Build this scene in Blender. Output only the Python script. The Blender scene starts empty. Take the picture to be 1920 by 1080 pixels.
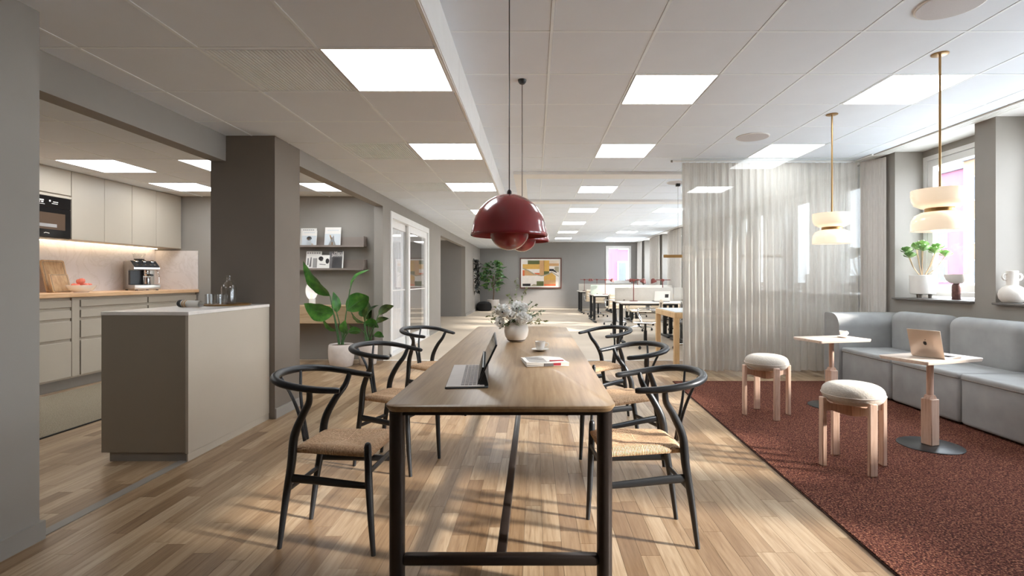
import bpy, bmesh, math, random
from mathutils import Vector, Matrix

S = bpy.context.scene
COL = S.collection
R = math.radians
rnd = random.Random(7)

# ------------------------------------------------------------------ camera
EYE = 1.2
F = 960.0                      # focal length in pixels of the 1920 frame
cam = bpy.data.cameras.new('camera'); cam_o = bpy.data.objects.new('camera', cam); COL.objects.link(cam_o)
cam.sensor_width = 36.0; cam.lens = 36.0 * F / 1920.0
cam.shift_x = -43.0 / 1920.0; cam.shift_y = -17.0 / 1920.0
cam.clip_start = 0.05; cam.clip_end = 400
cam_o.location = (0, 0, EYE); cam_o.rotation_euler = (R(90), 0, 0)
S.camera = cam_o

# ------------------------------------------------------------------ world, sun, exposure
W = bpy.data.worlds.new('sky'); S.world = W; W.use_nodes = True
bg = W.node_tree.nodes['Background']
bg.inputs[0].default_value = (0.80, 0.90, 1.0, 1); bg.inputs[1].default_value = 10.0
sun = bpy.data.lights.new('sun', 'SUN'); sun_o = bpy.data.objects.new('sun', sun); COL.objects.link(sun_o)
sun.energy = 8.5; sun.angle = R(3.5); sun.color = (1.0, 0.95, 0.88)
SUN_DIR = Vector((-0.892, 0.294, -0.345))
sun_o.rotation_euler = SUN_DIR.to_track_quat('-Z', 'Y').to_euler(); sun_o.location = (20, -6, 10)
PANEL = 7.5                    # radiance of the ceiling light panels
vs = S.view_settings
vs.view_transform = 'Standard'; vs.look = 'None'; vs.gamma = 1.0; vs.use_curve_mapping = False
vs.exposure = 0.58
S.cycles.use_denoising = True
S.cycles.max_bounces = 8; S.cycles.diffuse_bounces = 5; S.cycles.glossy_bounces = 4
S.cycles.transparent_max_bounces = 16; S.cycles.transmission_bounces = 8
S.cycles.sample_clamp_indirect = 6.0
S.cycles.caustics_reflective = False; S.cycles.caustics_refractive = False

# ------------------------------------------------------------------ materials
def lin(c):
    c = c / 255.0
    return c / 12.92 if c <= 0.04045 else ((c + 0.055) / 1.055) ** 2.4
def rgb(r, g, b): return (lin(r), lin(g), lin(b), 1.0)
MATS = {}
def new_mat(name):
    m = bpy.data.materials.new(name); m.use_nodes = True
    nt = m.node_tree; b = nt.nodes['Principled BSDF']
    MATS[name] = m
    return m, nt, b
def ramp(nt, cols, pos=None, interp='LINEAR'):
    n = nt.nodes.new('ShaderNodeValToRGB'); cr = n.color_ramp; cr.interpolation = interp
    pos = pos or [i / (len(cols) - 1) for i in range(len(cols))]
    while len(cr.elements) < len(cols): cr.elements.new(0.5)
    for e, c, p in zip(cr.elements, cols, pos): e.position = p; e.color = c
    return n
def coords(nt, kind='Object', scale=(1, 1, 1), rot=(0, 0, 0), loc=(0, 0, 0)):
    tc = nt.nodes.new('ShaderNodeTexCoord'); mp = nt.nodes.new('ShaderNodeMapping')
    mp.inputs['Scale'].default_value = scale; mp.inputs['Rotation'].default_value = rot; mp.inputs['Location'].default_value = loc
    nt.links.new(tc.outputs[kind], mp.inputs['Vector'])
    return mp
def noise(nt, vec, scale, detail=3, rough=0.55, dist=0.0):
    n = nt.nodes.new('ShaderNodeTexNoise'); n.inputs['Scale'].default_value = scale
    n.inputs['Detail'].default_value = detail; n.inputs['Roughness'].default_value = rough; n.inputs['Distortion'].default_value = dist
    nt.links.new(vec.outputs[0], n.inputs['Vector'])
    return n
def bump(nt, b, src, strength=0.1, dist=0.01):
    n = nt.nodes.new('ShaderNodeBump'); n.inputs['Strength'].default_value = strength; n.inputs['Distance'].default_value = dist
    nt.links.new(src, n.inputs['Height']); nt.links.new(n.outputs[0], b.inputs['Normal'])
def plain(name, col, rough=0.5, metal=0.0, var=0.05, vscale=8.0, bmp=0.0, bscale=120.0, spec=0.5, coat=0.0):
    """A solid colour with slight procedural mottling and fine relief."""
    m, nt, b = new_mat(name)
    mp = coords(nt)
    n = noise(nt, mp, vscale, 3)
    lo = tuple(c * (1 - var) for c in col[:3]) + (1,); hi = tuple(min(1, c * (1 + var)) for c in col[:3]) + (1,)
    rp = ramp(nt, [lo, hi], [0.3, 0.7])
    nt.links.new(n.outputs['Fac'], rp.inputs[0]); nt.links.new(rp.outputs[0], b.inputs['Base Color'])
    b.inputs['Roughness'].default_value = rough; b.inputs['Metallic'].default_value = metal
    b.inputs['Specular IOR Level'].default_value = spec
    if coat: b.inputs['Coat Weight'].default_value = coat; b.inputs['Coat Roughness'].default_value = 0.05
    if bmp:
        n2 = noise(nt, mp, bscale, 2); bump(nt, b, n2.outputs['Fac'], bmp, 0.004)
    return m
def emit(name, col, strength):
    m, nt, b = new_mat(name)
    b.inputs['Base Color'].default_value = (0.9, 0.9, 0.9, 1)
    b.inputs['Emission Color'].default_value = col; b.inputs['Emission Strength'].default_value = strength
    return m
def wood(name, cols, scale=(60, 4, 60), rough=0.45, kind='Object', bmp=0.05, wscale=1.0):
    m, nt, b = new_mat(name)
    mp = coords(nt, kind, scale)
    n = noise(nt, mp, wscale, 5, 0.6, 0.4)
    mp2 = coords(nt, kind, tuple(s * 0.12 for s in scale)); n2 = noise(nt, mp2, 1.3, 2)
    mx = nt.nodes.new('ShaderNodeMath'); mx.operation = 'ADD'
    s2 = nt.nodes.new('ShaderNodeMath'); s2.operation = 'MULTIPLY'; s2.inputs[1].default_value = 0.45
    nt.links.new(n2.outputs['Fac'], s2.inputs[0]); nt.links.new(n.outputs['Fac'], mx.inputs[0]); nt.links.new(s2.outputs[0], mx.inputs[1])
    rp = ramp(nt, cols, [0.45 + 0.5 * i / max(1, len(cols) - 1) for i in range(len(cols))])
    nt.links.new(mx.outputs[0], rp.inputs[0]); nt.links.new(rp.outputs[0], b.inputs['Base Color'])
    b.inputs['Roughness'].default_value = rough
    if bmp: bump(nt, b, n.outputs['Fac'], bmp, 0.003)
    return m
def arch_glass(name, tint=(1, 1, 1, 1), f0=0.05):
    """thin sheet: clear straight through, mirror-like share rising towards grazing angles on either side"""
    m = bpy.data.materials.new(name); m.use_nodes = True; nt = m.node_tree; nt.nodes.clear(); MATS[name] = m
    o = nt.nodes.new('ShaderNodeOutputMaterial'); t = nt.nodes.new('ShaderNodeBsdfTransparent'); g = nt.nodes.new('ShaderNodeBsdfGlossy')
    t.inputs[0].default_value = tint; g.inputs['Roughness'].default_value = 0.0
    ge = nt.nodes.new('ShaderNodeNewGeometry'); dt = nt.nodes.new('ShaderNodeVectorMath'); dt.operation = 'DOT_PRODUCT'
    nt.links.new(ge.outputs['Normal'], dt.inputs[0]); nt.links.new(ge.outputs['Incoming'], dt.inputs[1])
    def mth(op, a, b_=None):
        n = nt.nodes.new('ShaderNodeMath'); n.operation = op
        for i, v in enumerate((a, b_)):
            if v is None: continue
            if isinstance(v, (int, float)): n.inputs[i].default_value = v
            else: nt.links.new(v, n.inputs[i])
        return n.outputs[0]
    k = mth('POWER', mth('SUBTRACT', 1.0, mth('ABSOLUTE', dt.outputs['Value'])), 5.0)
    fac = mth('ADD', mth('MULTIPLY', k, 1 - f0), f0)
    mx = nt.nodes.new('ShaderNodeMixShader')
    nt.links.new(fac, mx.inputs[0]); nt.links.new(t.outputs[0], mx.inputs[1]); nt.links.new(g.outputs[0], mx.inputs[2]); nt.links.new(mx.outputs[0], o.inputs[0])
    return m
def clear_glass(name, rough=0.0):
    m, nt, b = new_mat(name)
    b.inputs['Base Color'].default_value = (0.98, 0.99, 0.98, 1); b.inputs['Transmission Weight'].default_value = 1.0
    b.inputs['Roughness'].default_value = rough; b.inputs['IOR'].default_value = 1.45
    return m
def sheer(name, col, transp=0.3, trans=0.55):
    m = bpy.data.materials.new(name); m.use_nodes = True; nt = m.node_tree; nt.nodes.clear(); MATS[name] = m
    o = nt.nodes.new('ShaderNodeOutputMaterial'); d = nt.nodes.new('ShaderNodeBsdfDiffuse'); tl = nt.nodes.new('ShaderNodeBsdfTranslucent'); tp = nt.nodes.new('ShaderNodeBsdfTransparent')
    mp = coords(nt, 'Object', (60, 60, 3)); n = noise(nt, mp, 3.0, 3)
    rp = ramp(nt, [tuple(c * 0.9 for c in col[:3]) + (1,), col], [0.35, 0.65]); nt.links.new(n.outputs['Fac'], rp.inputs[0])
    for s in (d, tl): nt.links.new(rp.outputs[0], s.inputs['Color'])
    m1 = nt.nodes.new('ShaderNodeMixShader'); m1.inputs[0].default_value = trans
    m2 = nt.nodes.new('ShaderNodeMixShader'); m2.inputs[0].default_value = transp
    nt.links.new(d.outputs[0], m1.inputs[1]); nt.links.new(tl.outputs[0], m1.inputs[2])
    nt.links.new(m1.outputs[0], m2.inputs[1]); nt.links.new(tp.outputs[0], m2.inputs[2]); nt.links.new(m2.outputs[0], o.inputs[0])
    return m

M_wall = plain('wall_paint', rgb(150, 144, 137), 0.85, var=0.03, vscale=2.5, bmp=0.08, bscale=300)
M_wall_shade = plain('wall_paint_column', rgb(122, 112, 101), 0.85, var=0.03, vscale=2.5, bmp=0.08, bscale=300)  # wall paint darkened: the column's unlit front is put into the colour
M_dark = plain('rear_wall_paint', rgb(96, 90, 84), 0.9)
M_wallfar = plain('wall_paint_far', rgb(142, 138, 135), 0.85, var=0.03, vscale=1.5, bmp=0.06, bscale=300)
M_white = plain('white_paint', rgb(236, 235, 233), 0.5, var=0.02)
M_tile = plain('ceiling_tile_white', rgb(232, 239, 248), 0.8, var=0.012, vscale=3, bmp=0.05, bscale=400)
M_grid = plain('ceiling_grid', rgb(222, 222, 220), 0.5, var=0.02)
M_panel = emit('light_panel', (0.91, 0.96, 1.0, 1), PANEL)
M_black = plain('black_lacquer', rgb(34, 36, 39), 0.38, var=0.08, vscale=20)
M_blackmetal = plain('black_metal', rgb(40, 38, 37), 0.35, 0.3, var=0.06)
M_bronze = plain('dark_bronze_metal', rgb(58, 50, 46), 0.35, 0.5, var=0.06)
M_brass = plain('brass', rgb(168, 132, 84), 0.32, 0.9, var=0.05)
M_chrome = plain('chrome', rgb(205, 205, 205), 0.12, 1.0, var=0.03)
M_steel = plain('brushed_steel', rgb(190, 184, 176), 0.3, 0.9, var=0.05)
M_alu = plain('champagne_aluminium', rgb(205, 186, 170), 0.35, 0.75, var=0.03)
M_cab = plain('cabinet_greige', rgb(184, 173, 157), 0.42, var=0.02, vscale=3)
M_cab_shade = plain('cabinet_greige_shaded', rgb(142, 130, 114), 0.45, var=0.03, vscale=3)  # greige darkened for the shaded island front; also tints the board groove
M_plinth = plain('plinth_grey', rgb(135, 128, 120), 0.5, var=0.03)
M_stone = plain('pale_stone', rgb(226, 220, 212), 0.25, var=0.05, vscale=14)
M_ceram = plain('white_ceramic', rgb(240, 236, 230), 0.25, var=0.02)
M_matt = plain('matt_white_clay', rgb(226, 219, 210), 0.9, var=0.05, vscale=12, bmp=0.25, bscale=60)
M_pot = plain('stone_grey_pot', rgb(214, 204, 196), 0.85, var=0.06, vscale=14, bmp=0.2, bscale=80)
M_soil = plain('soil', rgb(92, 60, 46), 0.95, var=0.3, vscale=60, bmp=0.4, bscale=80)
M_red = plain('red_enamel', rgb(150, 44, 50), 0.2, var=0.03, coat=0.6)
M_redin = plain('red_enamel_inner', rgb(170, 52, 48), 0.3, var=0.03)
M_redlamp = plain('red_lamp_metal', rgb(122, 58, 50), 0.4, var=0.05)
M_sofa = plain('pale_grey_velvet', rgb(156, 156, 155), 0.92, var=0.10, vscale=5, bmp=0.12, bscale=260)
M_boucle = plain('cream_boucle', rgb(192, 184, 173), 0.95, var=0.07, vscale=60, bmp=0.5, bscale=90)
M_ash = wood('pale_ash', [rgb(176, 140, 118), rgb(206, 172, 150), rgb(216, 186, 166)], (60, 60, 5))
M_ashtop = wood('pale_ash_top', [rgb(186, 164, 146), rgb(214, 196, 180), rgb(222, 206, 192)], (4, 60, 60))
M_tablewood = wood('oak_table', [rgb(130, 102, 72), rgb(154, 126, 94), rgb(168, 142, 109)], (46, 2.2, 46), 0.34, bmp=0.02)
M_cork = wood('oak_worktop', [rgb(196, 148, 106), rgb(222, 180, 138), rgb(232, 194, 154)], (60, 5, 60), 0.4)
M_sidewood = wood('sideboard_oak', [rgb(168, 138, 104), rgb(192, 164, 130), rgb(202, 176, 142)], (5, 60, 60), 0.5)
M_highwood = wood('birch_table', [rgb(206, 166, 116), rgb(226, 190, 142), rgb(234, 202, 158)], (60, 60, 5), 0.5)
M_board = wood('cutting_board_wood', [rgb(150, 114, 78), rgb(182, 146, 106), rgb(196, 164, 124)], (40, 40, 4), 0.5)
M_frame = wood('walnut_frame', [rgb(78, 44, 34), rgb(104, 62, 48)], (30, 30, 30), 0.45)
M_cloth = plain('cream_upholstery', rgb(226, 210, 188), 0.8, var=0.05, vscale=30)
M_clothgrey = plain('grey_upholstery', rgb(112, 110, 110), 0.85, var=0.06, vscale=30)
M_felt = plain('cream_felt', rgb(206, 201, 192), 0.95, var=0.03, vscale=40)
M_felt2 = plain('pale_green_felt', rgb(184, 194, 182), 0.95, var=0.03, vscale=40)
M_desk = plain('desk_laminate', rgb(232, 226, 218), 0.35, var=0.02)
M_paper = plain('paper_white', rgb(234, 230, 224), 0.8, var=0.02)
M_papergrey = plain('print_grey', rgb(118, 114, 114), 0.7, var=0.03)
M_paperblue = plain('print_pale_blue', rgb(206, 212, 216), 0.8, var=0.03)
M_ink = plain('print_black', rgb(38, 34, 34), 0.7)
M_skin = plain('print_ochre', rgb(206, 160, 108), 0.7)
M_printred = plain('print_red', rgb(176, 52, 66), 0.7)
M_printmid = plain('print_midgrey', rgb(160, 156, 154), 0.7)
M_shelf = plain('shelf_taupe_metal', rgb(150, 138, 130), 0.35, 0.3, var=0.03)
M_screen = plain('black_glass_screen', rgb(26, 24, 24), 0.08, var=0.02)
M_ovenwin = plain('oven_window_glass', rgb(92, 74, 60), 0.12, var=0.04)
M_leaf = None
M_peach = plain('peach_skin', rgb(236, 128, 106), 0.5, var=0.22, vscale=18)
M_marbled = plain('purple_marble', rgb(112, 78, 74), 0.3, var=0.4, vscale=30)
M_coffee = plain('coffee_foam', rgb(206, 150, 92), 0.4, var=0.2, vscale=60)
M_stem = plain('green_stem', rgb(74, 112, 66), 0.5, var=0.15, vscale=20)
M_twig = plain('pale_twig', rgb(196, 172, 142), 0.8, var=0.15, vscale=20)
M_bark = plain('bark', rgb(110, 88, 70), 0.9, var=0.2, vscale=20)
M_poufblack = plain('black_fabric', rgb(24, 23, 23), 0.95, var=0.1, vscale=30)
M_petal = None
M_speaker = plain('speaker_grille', rgb(196, 190, 190), 0.6, var=0.08, vscale=300)
M_carpet = plain('office_floor', rgb(206, 190, 170), 0.5, var=0.06, vscale=1.2, bmp=0.05, bscale=200)
M_glass = arch_glass('window_glass', (0.99, 0.99, 0.99, 1), 0.025)
M_partglass = arch_glass('partition_glass', (0.98, 0.99, 0.98, 1), 0.03)
M_clear = arch_glass('clear_glass', (0.975, 0.98, 0.98, 1), 0.055)
M_sheer = sheer('sheer_linen', rgb(222, 215, 209), 0.06, 0.38)
M_sheerw = sheer('sheer_white', rgb(236, 234, 234), 0.22, 0.5)
M_drape = sheer('linen_drape', rgb(232, 226, 219), 0.0, 0.2)
M_opal = emit('opal_glass', (1.0, 0.80, 0.58, 1), 0.42); MATS['opal_glass'].node_tree.nodes['Principled BSDF'].inputs['Base Color'].default_value = rgb(244, 226, 204); MATS['opal_glass'].node_tree.nodes['Principled BSDF'].inputs['Roughness'].default_value = 0.15
M_petal = sheer('white_petal', rgb(252, 251, 248), 0.0, 0.3)
M_led = emit('led_strip', (1.0, 0.82, 0.58, 1), 9.0)
M_lampglow = emit('lamp_reflector', (1.0, 0.84, 0.64, 1), 0.12)
M_ventback = plain('vent_shadow', rgb(62, 60, 58), 0.8)
M_sill = plain('sill_grey', rgb(112, 107, 104), 0.5)
M_tbar = plain('ceiling_grid_bar', rgb(242, 249, 255), 0.5, var=0.01)
M_slot = plain('slot_shadow_grey', rgb(190, 182, 176), 0.6)
M_seal = plain('dark_seal', rgb(46, 42, 40), 0.6)

def leaf_mat(name, c1, c2, c3, rough=0.35):
    m, nt, b = new_mat(name)
    mp = coords(nt, 'Object', (1, 1, 1)); n = noise(nt, mp, 9, 3)
    rp = ramp(nt, [c1, c2, c3], [0.3, 0.5, 0.72]); nt.links.new(n.outputs['Fac'], rp.inputs[0]); nt.links.new(rp.outputs[0], b.inputs['Base Color'])
    b.inputs['Roughness'].default_value = rough
    b.inputs['Transmission Weight'].default_value = 0.0
    n2 = noise(nt, mp, 60, 2); bump(nt, b, n2.outputs['Fac'], 0.1, 0.003)
    return m
M_leaf = leaf_mat('leaf_green', rgb(40, 84, 36), rgb(62, 122, 46), rgb(92, 150, 58))
M_leafdk = leaf_mat('leaf_dark_green', rgb(34, 54, 34), rgb(66, 88, 40), rgb(118, 130, 56))
M_leaffar = leaf_mat('leaf_fig', rgb(38, 70, 40), rgb(62, 104, 54), rgb(128, 160, 72))
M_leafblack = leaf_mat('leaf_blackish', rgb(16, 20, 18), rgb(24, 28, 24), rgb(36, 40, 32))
M_succ = leaf_mat('leaf_succulent', rgb(92, 140, 78), rgb(134, 176, 102), rgb(190, 214, 150))
M_sprig = leaf_mat('leaf_sprig', rgb(92, 104, 66), rgb(128, 138, 92), rgb(164, 166, 108))
M_sage = leaf_mat('leaf_sage', rgb(112, 128, 108), rgb(140, 154, 132), rgb(176, 184, 164))

def marble():
    m, nt, b = new_mat('marble_splashback')
    mp = coords(nt, 'Object', (1, 1, 1)); n = noise(nt, mp, 2.2, 6, 0.65, 1.6)
    rp = ramp(nt, [rgb(214, 207, 204), rgb(206, 198, 194), rgb(215, 208, 206), rgb(218, 212, 210)], [0.47, 0.5, 0.53, 0.8])
    nt.links.new(n.outputs['Fac'], rp.inputs[0]); nt.links.new(rp.outputs[0], b.inputs['Base Color']); b.inputs['Roughness'].default_value = 0.25
    return m
M_marble = marble()

def floor_mat(name, source):
    m, nt, b = new_mat(name)
    g = nt.nodes.new('ShaderNodeNewGeometry')
    if source == 'object':
        oi = nt.nodes.new('ShaderNodeObjectInfo'); rv = oi.outputs['Random']
    else:
        at = nt.nodes.new('ShaderNodeAttribute'); at.attribute_name = 'rnd'; rv = at.outputs['Fac']
    cb = nt.nodes.new('ShaderNodeCombineXYZ'); ml = nt.nodes.new('ShaderNodeMath'); ml.operation = 'MULTIPLY'; ml.inputs[1].default_value = 37.0
    nt.links.new(rv, ml.inputs[0]); nt.links.new(ml.outputs[0], cb.inputs[0]); nt.links.new(ml.outputs[0], cb.inputs[1]); nt.links.new(ml.outputs[0], cb.inputs[2])
    ad = nt.nodes.new('ShaderNodeVectorMath'); ad.operation = 'ADD'
    nt.links.new(g.outputs['Position'], ad.inputs[0]); nt.links.new(cb.outputs[0], ad.inputs[1])
    mp = nt.nodes.new('ShaderNodeMapping'); mp.inputs['Scale'].default_value = (46, 2.6, 46); nt.links.new(ad.outputs[0], mp.inputs['Vector'])
    n = noise(nt, mp, 1.0, 5, 0.62, 0.9)
    rp = ramp(nt, [rgb(128, 104, 79), rgb(164, 141, 114), rgb(180, 159, 133), rgb(194, 175, 151)], [0.24, 0.42, 0.58, 0.8])
    nt.links.new(n.outputs['Fac'], rp.inputs[0])
    tone = ramp(nt, [rgb(176, 154, 130), rgb(214, 198, 180), rgb(236, 226, 214), rgb(255, 252, 248)], [0.0, 0.3, 0.7, 1.0]); nt.links.new(rv, tone.inputs[0])
    mx = nt.nodes.new('ShaderNodeMix'); mx.data_type = 'RGBA'; mx.blend_type = 'MULTIPLY'; mx.inputs[0].default_value = 0.85
    nt.links.new(rp.outputs[0], mx.inputs[6]); nt.links.new(tone.outputs[0], mx.inputs[7])
    nt.links.new(mx.outputs[2], b.inputs['Base Color'])
    b.inputs['Roughness'].default_value = 0.36; b.inputs['Specular IOR Level'].default_value = 0.35
    bump(nt, b, n.outputs['Fac'], 0.04, 0.002)
    return m
M_plank = floor_mat('oak_plank', 'object'); M_plankf = floor_mat('oak_plank_field', 'attr')

def rug_mat(name, cols, pos, scale):
    m, nt, b = new_mat(name)
    mp = coords(nt, 'Object', (1, 1, 1)); n = noise(nt, mp, scale, 2, 0.7); n2 = noise(nt, mp, 3.0, 2)
    rp = ramp(nt, cols, pos); nt.links.new(n.outputs['Fac'], rp.inputs[0])
    mx = nt.nodes.new('ShaderNodeMix'); mx.data_type = 'RGBA'; mx.blend_type = 'MULTIPLY'; mx.inputs[0].default_value = 0.25
    nt.links.new(rp.outputs[0], mx.inputs[6]); nt.links.new(n2.outputs['Color'], mx.inputs[7]); nt.links.new(rp.outputs[0], b.inputs['Base Color'])
    b.inputs['Roughness'].default_value = 1.0; b.inputs['Specular IOR Level'].default_value = 0.1
    bump(nt, b, n.outputs['Fac'], 0.9, 0.012)
    return m
M_rug = rug_mat('rust_rug', [rgb(40, 23, 20), rgb(84, 48, 40), rgb(112, 66, 53), rgb(176, 128, 98)], [0.34, 0.46, 0.56, 0.72], 110)
M_rugedge = plain('rug_binding', rgb(64, 38, 32), 1.0, var=0.2, vscale=80)
M_runner = rug_mat('beige_runner', [rgb(124, 110, 90), rgb(160, 147, 126), rgb(176, 164, 145)], [0.35, 0.5, 0.65], 160)

def cord_mat():
    m, nt, b = new_mat('paper_cord')
    tc = nt.nodes.new('ShaderNodeTexCoord'); sp = nt.nodes.new('ShaderNodeSeparateXYZ'); nt.links.new(tc.outputs['Object'], sp.inputs[0])
    sx = nt.nodes.new('ShaderNodeMath'); sx.operation = 'SUBTRACT'; sx.inputs[1].default_value = 0.145; nt.links.new(sp.outputs[0], sx.inputs[0])
    def ab(s):
        a = nt.nodes.new('ShaderNodeMath'); a.operation = 'ABSOLUTE'; nt.links.new(s, a.inputs[0]); return a.outputs[0]
    mn = nt.nodes.new('ShaderNodeMath'); mn.operation = 'MINIMUM'; nt.links.new(ab(sx.outputs[0]), mn.inputs[0]); nt.links.new(ab(sp.outputs[1]), mn.inputs[1])
    ml = nt.nodes.new('ShaderNodeMath'); ml.operation = 'MULTIPLY'; ml.inputs[1].default_value = 900.0; nt.links.new(mn.outputs[0], ml.inputs[0])
    sn = nt.nodes.new('ShaderNodeMath'); sn.operation = 'SINE'; nt.links.new(ml.outputs[0], sn.inputs[0])
    mp = coords(nt, 'Object', (40, 40, 40)); n = noise(nt, mp, 3, 3)
    ad = nt.nodes.new('ShaderNodeMath'); ad.operation = 'MULTIPLY_ADD'; ad.inputs[1].default_value = 0.22
    nt.links.new(sn.outputs[0], ad.inputs[0]); nt.links.new(n.outputs['Fac'], ad.inputs[2])
    rp = ramp(nt, [rgb(150, 108, 74), rgb(212, 172, 132), rgb(232, 198, 160)], [0.22, 0.5, 0.78]); nt.links.new(ad.outputs[0], rp.inputs[0])
    nt.links.new(rp.outputs[0], b.inputs['Base Color']); b.inputs['Roughness'].default_value = 0.7
    bump(nt, b, sn.outputs[0], 0.5, 0.002)
    return m
M_cord = cord_mat()

# ------------------------------------------------------------------ mesh helpers
class MB:
    def __init__(self, mtx=None):
        self.v = []; self.f = []; self.mi = []; self.m = mtx or Matrix(); self.cur = 0
    def add(self, vs, fs):
        o = len(self.v)
        self.v += [tuple(self.m @ Vector(p)) for p in vs]
        for f in fs: self.f.append(tuple(i + o for i in f)); self.mi.append(self.cur)
        return self
    def box(self, x0, x1, y0, y1, z0, z1):
        return self.add([(x0,y0,z0),(x1,y0,z0),(x1,y1,z0),(x0,y1,z0),(x0,y0,z1),(x1,y0,z1),(x1,y1,z1),(x0,y1,z1)],
                        [(3,2,1,0),(4,5,6,7),(0,1,5,4),(1,2,6,5),(2,3,7,6),(3,0,4,7)])
    def bbox(self, x0, x1, y0, y1, z0, z1, r=0.01, seg=2):
        bm = bmesh.new(); bmesh.ops.create_cube(bm, size=1.0)
        for v in bm.verts: v.co = Vector((x0 + (v.co.x + .5) * (x1 - x0), y0 + (v.co.y + .5) * (y1 - y0), z0 + (v.co.z + .5) * (z1 - z0)))
        bmesh.ops.bevel(bm, geom=bm.edges[:], offset=r, segments=seg, profile=0.5, affect='EDGES')
        bm.verts.index_update()
        self.add([v.co[:] for v in bm.verts], [[v.index for v in f.verts] for f in bm.faces]); bm.free()
        return self
    def tube(self, pts, rad, n=8, flat=None, cap=True):
        """rad: number or list; flat: (side, up) scale of the section, up taken towards +Z."""
        pts = [Vector(p) for p in pts]; k = len(pts)
        rad = rad if isinstance(rad, (list, tuple)) else [rad] * k
        vs, fs = [], []; prev = None
        for i, p in enumerate(pts):
            t = (pts[min(i + 1, k - 1)] - pts[max(i - 1, 0)]).normalized()
            if prev is None:
                up = Vector((0, 0, 1)) if abs(t.z) < 0.95 else Vector((1, 0, 0))
                a = t.cross(up).normalized()
            else:
                a = (prev - t * prev.dot(t)).normalized()
            prev = a; b = a.cross(t).normalized()
            sa, sb = flat or (1, 1)
            for j in range(n):
                an = 2 * math.pi * j / n
                vs.append(p + a * (math.cos(an) * rad[i] * sa) + b * (math.sin(an) * rad[i] * sb))
        for i in range(k - 1):
            for j in range(n):
                fs.append((i*n + j, i*n + (j+1) % n, (i+1)*n + (j+1) % n, (i+1)*n + j))
        if cap:
            fs.append(tuple(range(n - 1, -1, -1))); fs.append(tuple((k-1)*n + j for j in range(n)))
        return self.add(vs, fs)
    def lathe(self, prof, n=24, c=(0, 0, 0), cap0=True, cap1=True):
        vs, fs = [], []; k = len(prof)
        for r, z in prof:
            for j in range(n):
                an = 2 * math.pi * j / n; vs.append((c[0] + r * math.cos(an), c[1] + r * math.sin(an), c[2] + z))
        for i in range(k - 1):
            for j in range(n): fs.append((i*n + j, i*n + (j+1) % n, (i+1)*n + (j+1) % n, (i+1)*n + j))
        if cap0: fs.append(tuple(range(n - 1, -1, -1)))
        if cap1: fs.append(tuple((k-1)*n + j for j in range(n)))
        return self.add(vs, fs)
    def prism(self, poly, a0, a1, axis='z'):
        """poly in the plane across the axis: z->(x,y), y->(x,z), x->(y,z)"""
        def P(p, a): return {'z': (p[0], p[1], a), 'y': (p[0], a, p[1]), 'x': (a, p[0], p[1])}[axis]
        k = len(poly)
        vs = [P(p, a0) for p in poly] + [P(p, a1) for p in poly]
        fs = [tuple(range(k - 1, -1, -1)), tuple(range(k, 2 * k))] + [(i, (i+1) % k, k + (i+1) % k, k + i) for i in range(k)]
        return self.add(vs, fs)
    def sphere(self, c, r, n=16, m=10, sc=(1, 1, 1)):
        vs, fs = [(c[0], c[1], c[2] - r * sc[2])], []
        for i in range(1, m):
            th = math.pi * i / m
            for j in range(n):
                an = 2 * math.pi * j / n
                vs.append((c[0] + r*sc[0]*math.sin(th)*math.cos(an), c[1] + r*sc[1]*math.sin(th)*math.sin(an), c[2] - r*sc[2]*math.cos(th)))
        vs.append((c[0], c[1], c[2] + r * sc[2]))
        for j in range(n): fs.append((0, 1 + (j+1) % n, 1 + j))
        for i in range(m - 2):
            for j in range(n): fs.append((1 + i*n + j, 1 + i*n + (j+1) % n, 1 + (i+1)*n + (j+1) % n, 1 + (i+1)*n + j))
        L = len(vs) - 1
        for j in range(n): fs.append((1 + (m-2)*n + j, 1 + (m-2)*n + (j+1) % n, L))
        return self.add(vs, fs)
    def mesh(self, name, mats, smooth=True, ang=38, fix=True):
        me = bpy.data.meshes.new(name); me.from_pydata(self.v, [], self.f)
        for m in (mats if isinstance(mats, (list, tuple)) else [mats]): me.materials.append(m)
        if len(me.materials) > 1: me.polygons.foreach_set('material_index', self.mi)
        if fix:
            bm = bmesh.new(); bm.from_mesh(me); bmesh.ops.recalc_face_normals(bm, faces=bm.faces[:]); bm.to_mesh(me); bm.free()
        if smooth:
            me.polygons.foreach_set('use_smooth', [True] * len(me.polygons)); me.set_sharp_from_angle(angle=R(ang))
        me.update()
        return me
    def build(self, name, mats, parent=None, smooth=True, ang=38, label=None, fix=True):
        o = bpy.data.objects.new(name, self.mesh(name, mats, smooth, ang, fix)); COL.objects.link(o)
        if parent: o.parent = parent
        if label: o['label'] = label
        return o

def tag(o, label, cat, group=None, kind=None):
    o['label'] = label; o['category'] = cat
    if group: o['group'] = group
    if kind: o['kind'] = kind
    return o
def thing(name, label, cat, loc=(0, 0, 0), rotz=0.0, group=None):
    o = bpy.data.objects.new(name, None); COL.objects.link(o); o.empty_display_size = 0.1
    o.location = loc; o.rotation_euler = (0, 0, rotz)
    return tag(o, label, cat, group)
def struct(o, label, cat='structure'):
    o['kind'] = 'structure'; o['label'] = label; o['category'] = cat
    return o
def place(o, parent, loc=(0, 0, 0), rot=(0, 0, 0), scale=None):
    c = o.copy(); COL.objects.link(c); c.parent = parent; c.location = loc; c.rotation_euler = rot
    if scale: c.scale = scale
    return c
def copy_tree(o, parent=None):
    c = o.copy(); COL.objects.link(c)
    if parent is not None: c.parent = parent
    for ch in list(o.children): copy_tree(ch, c)
    return c
def px(x, y, Y):
    """point at depth Y seen at pixel x, y of the photograph: used to read positions off the picture"""
    return Vector(((x - 1003) * Y / F, Y, EYE - (y - 523) * Y / F))
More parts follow.
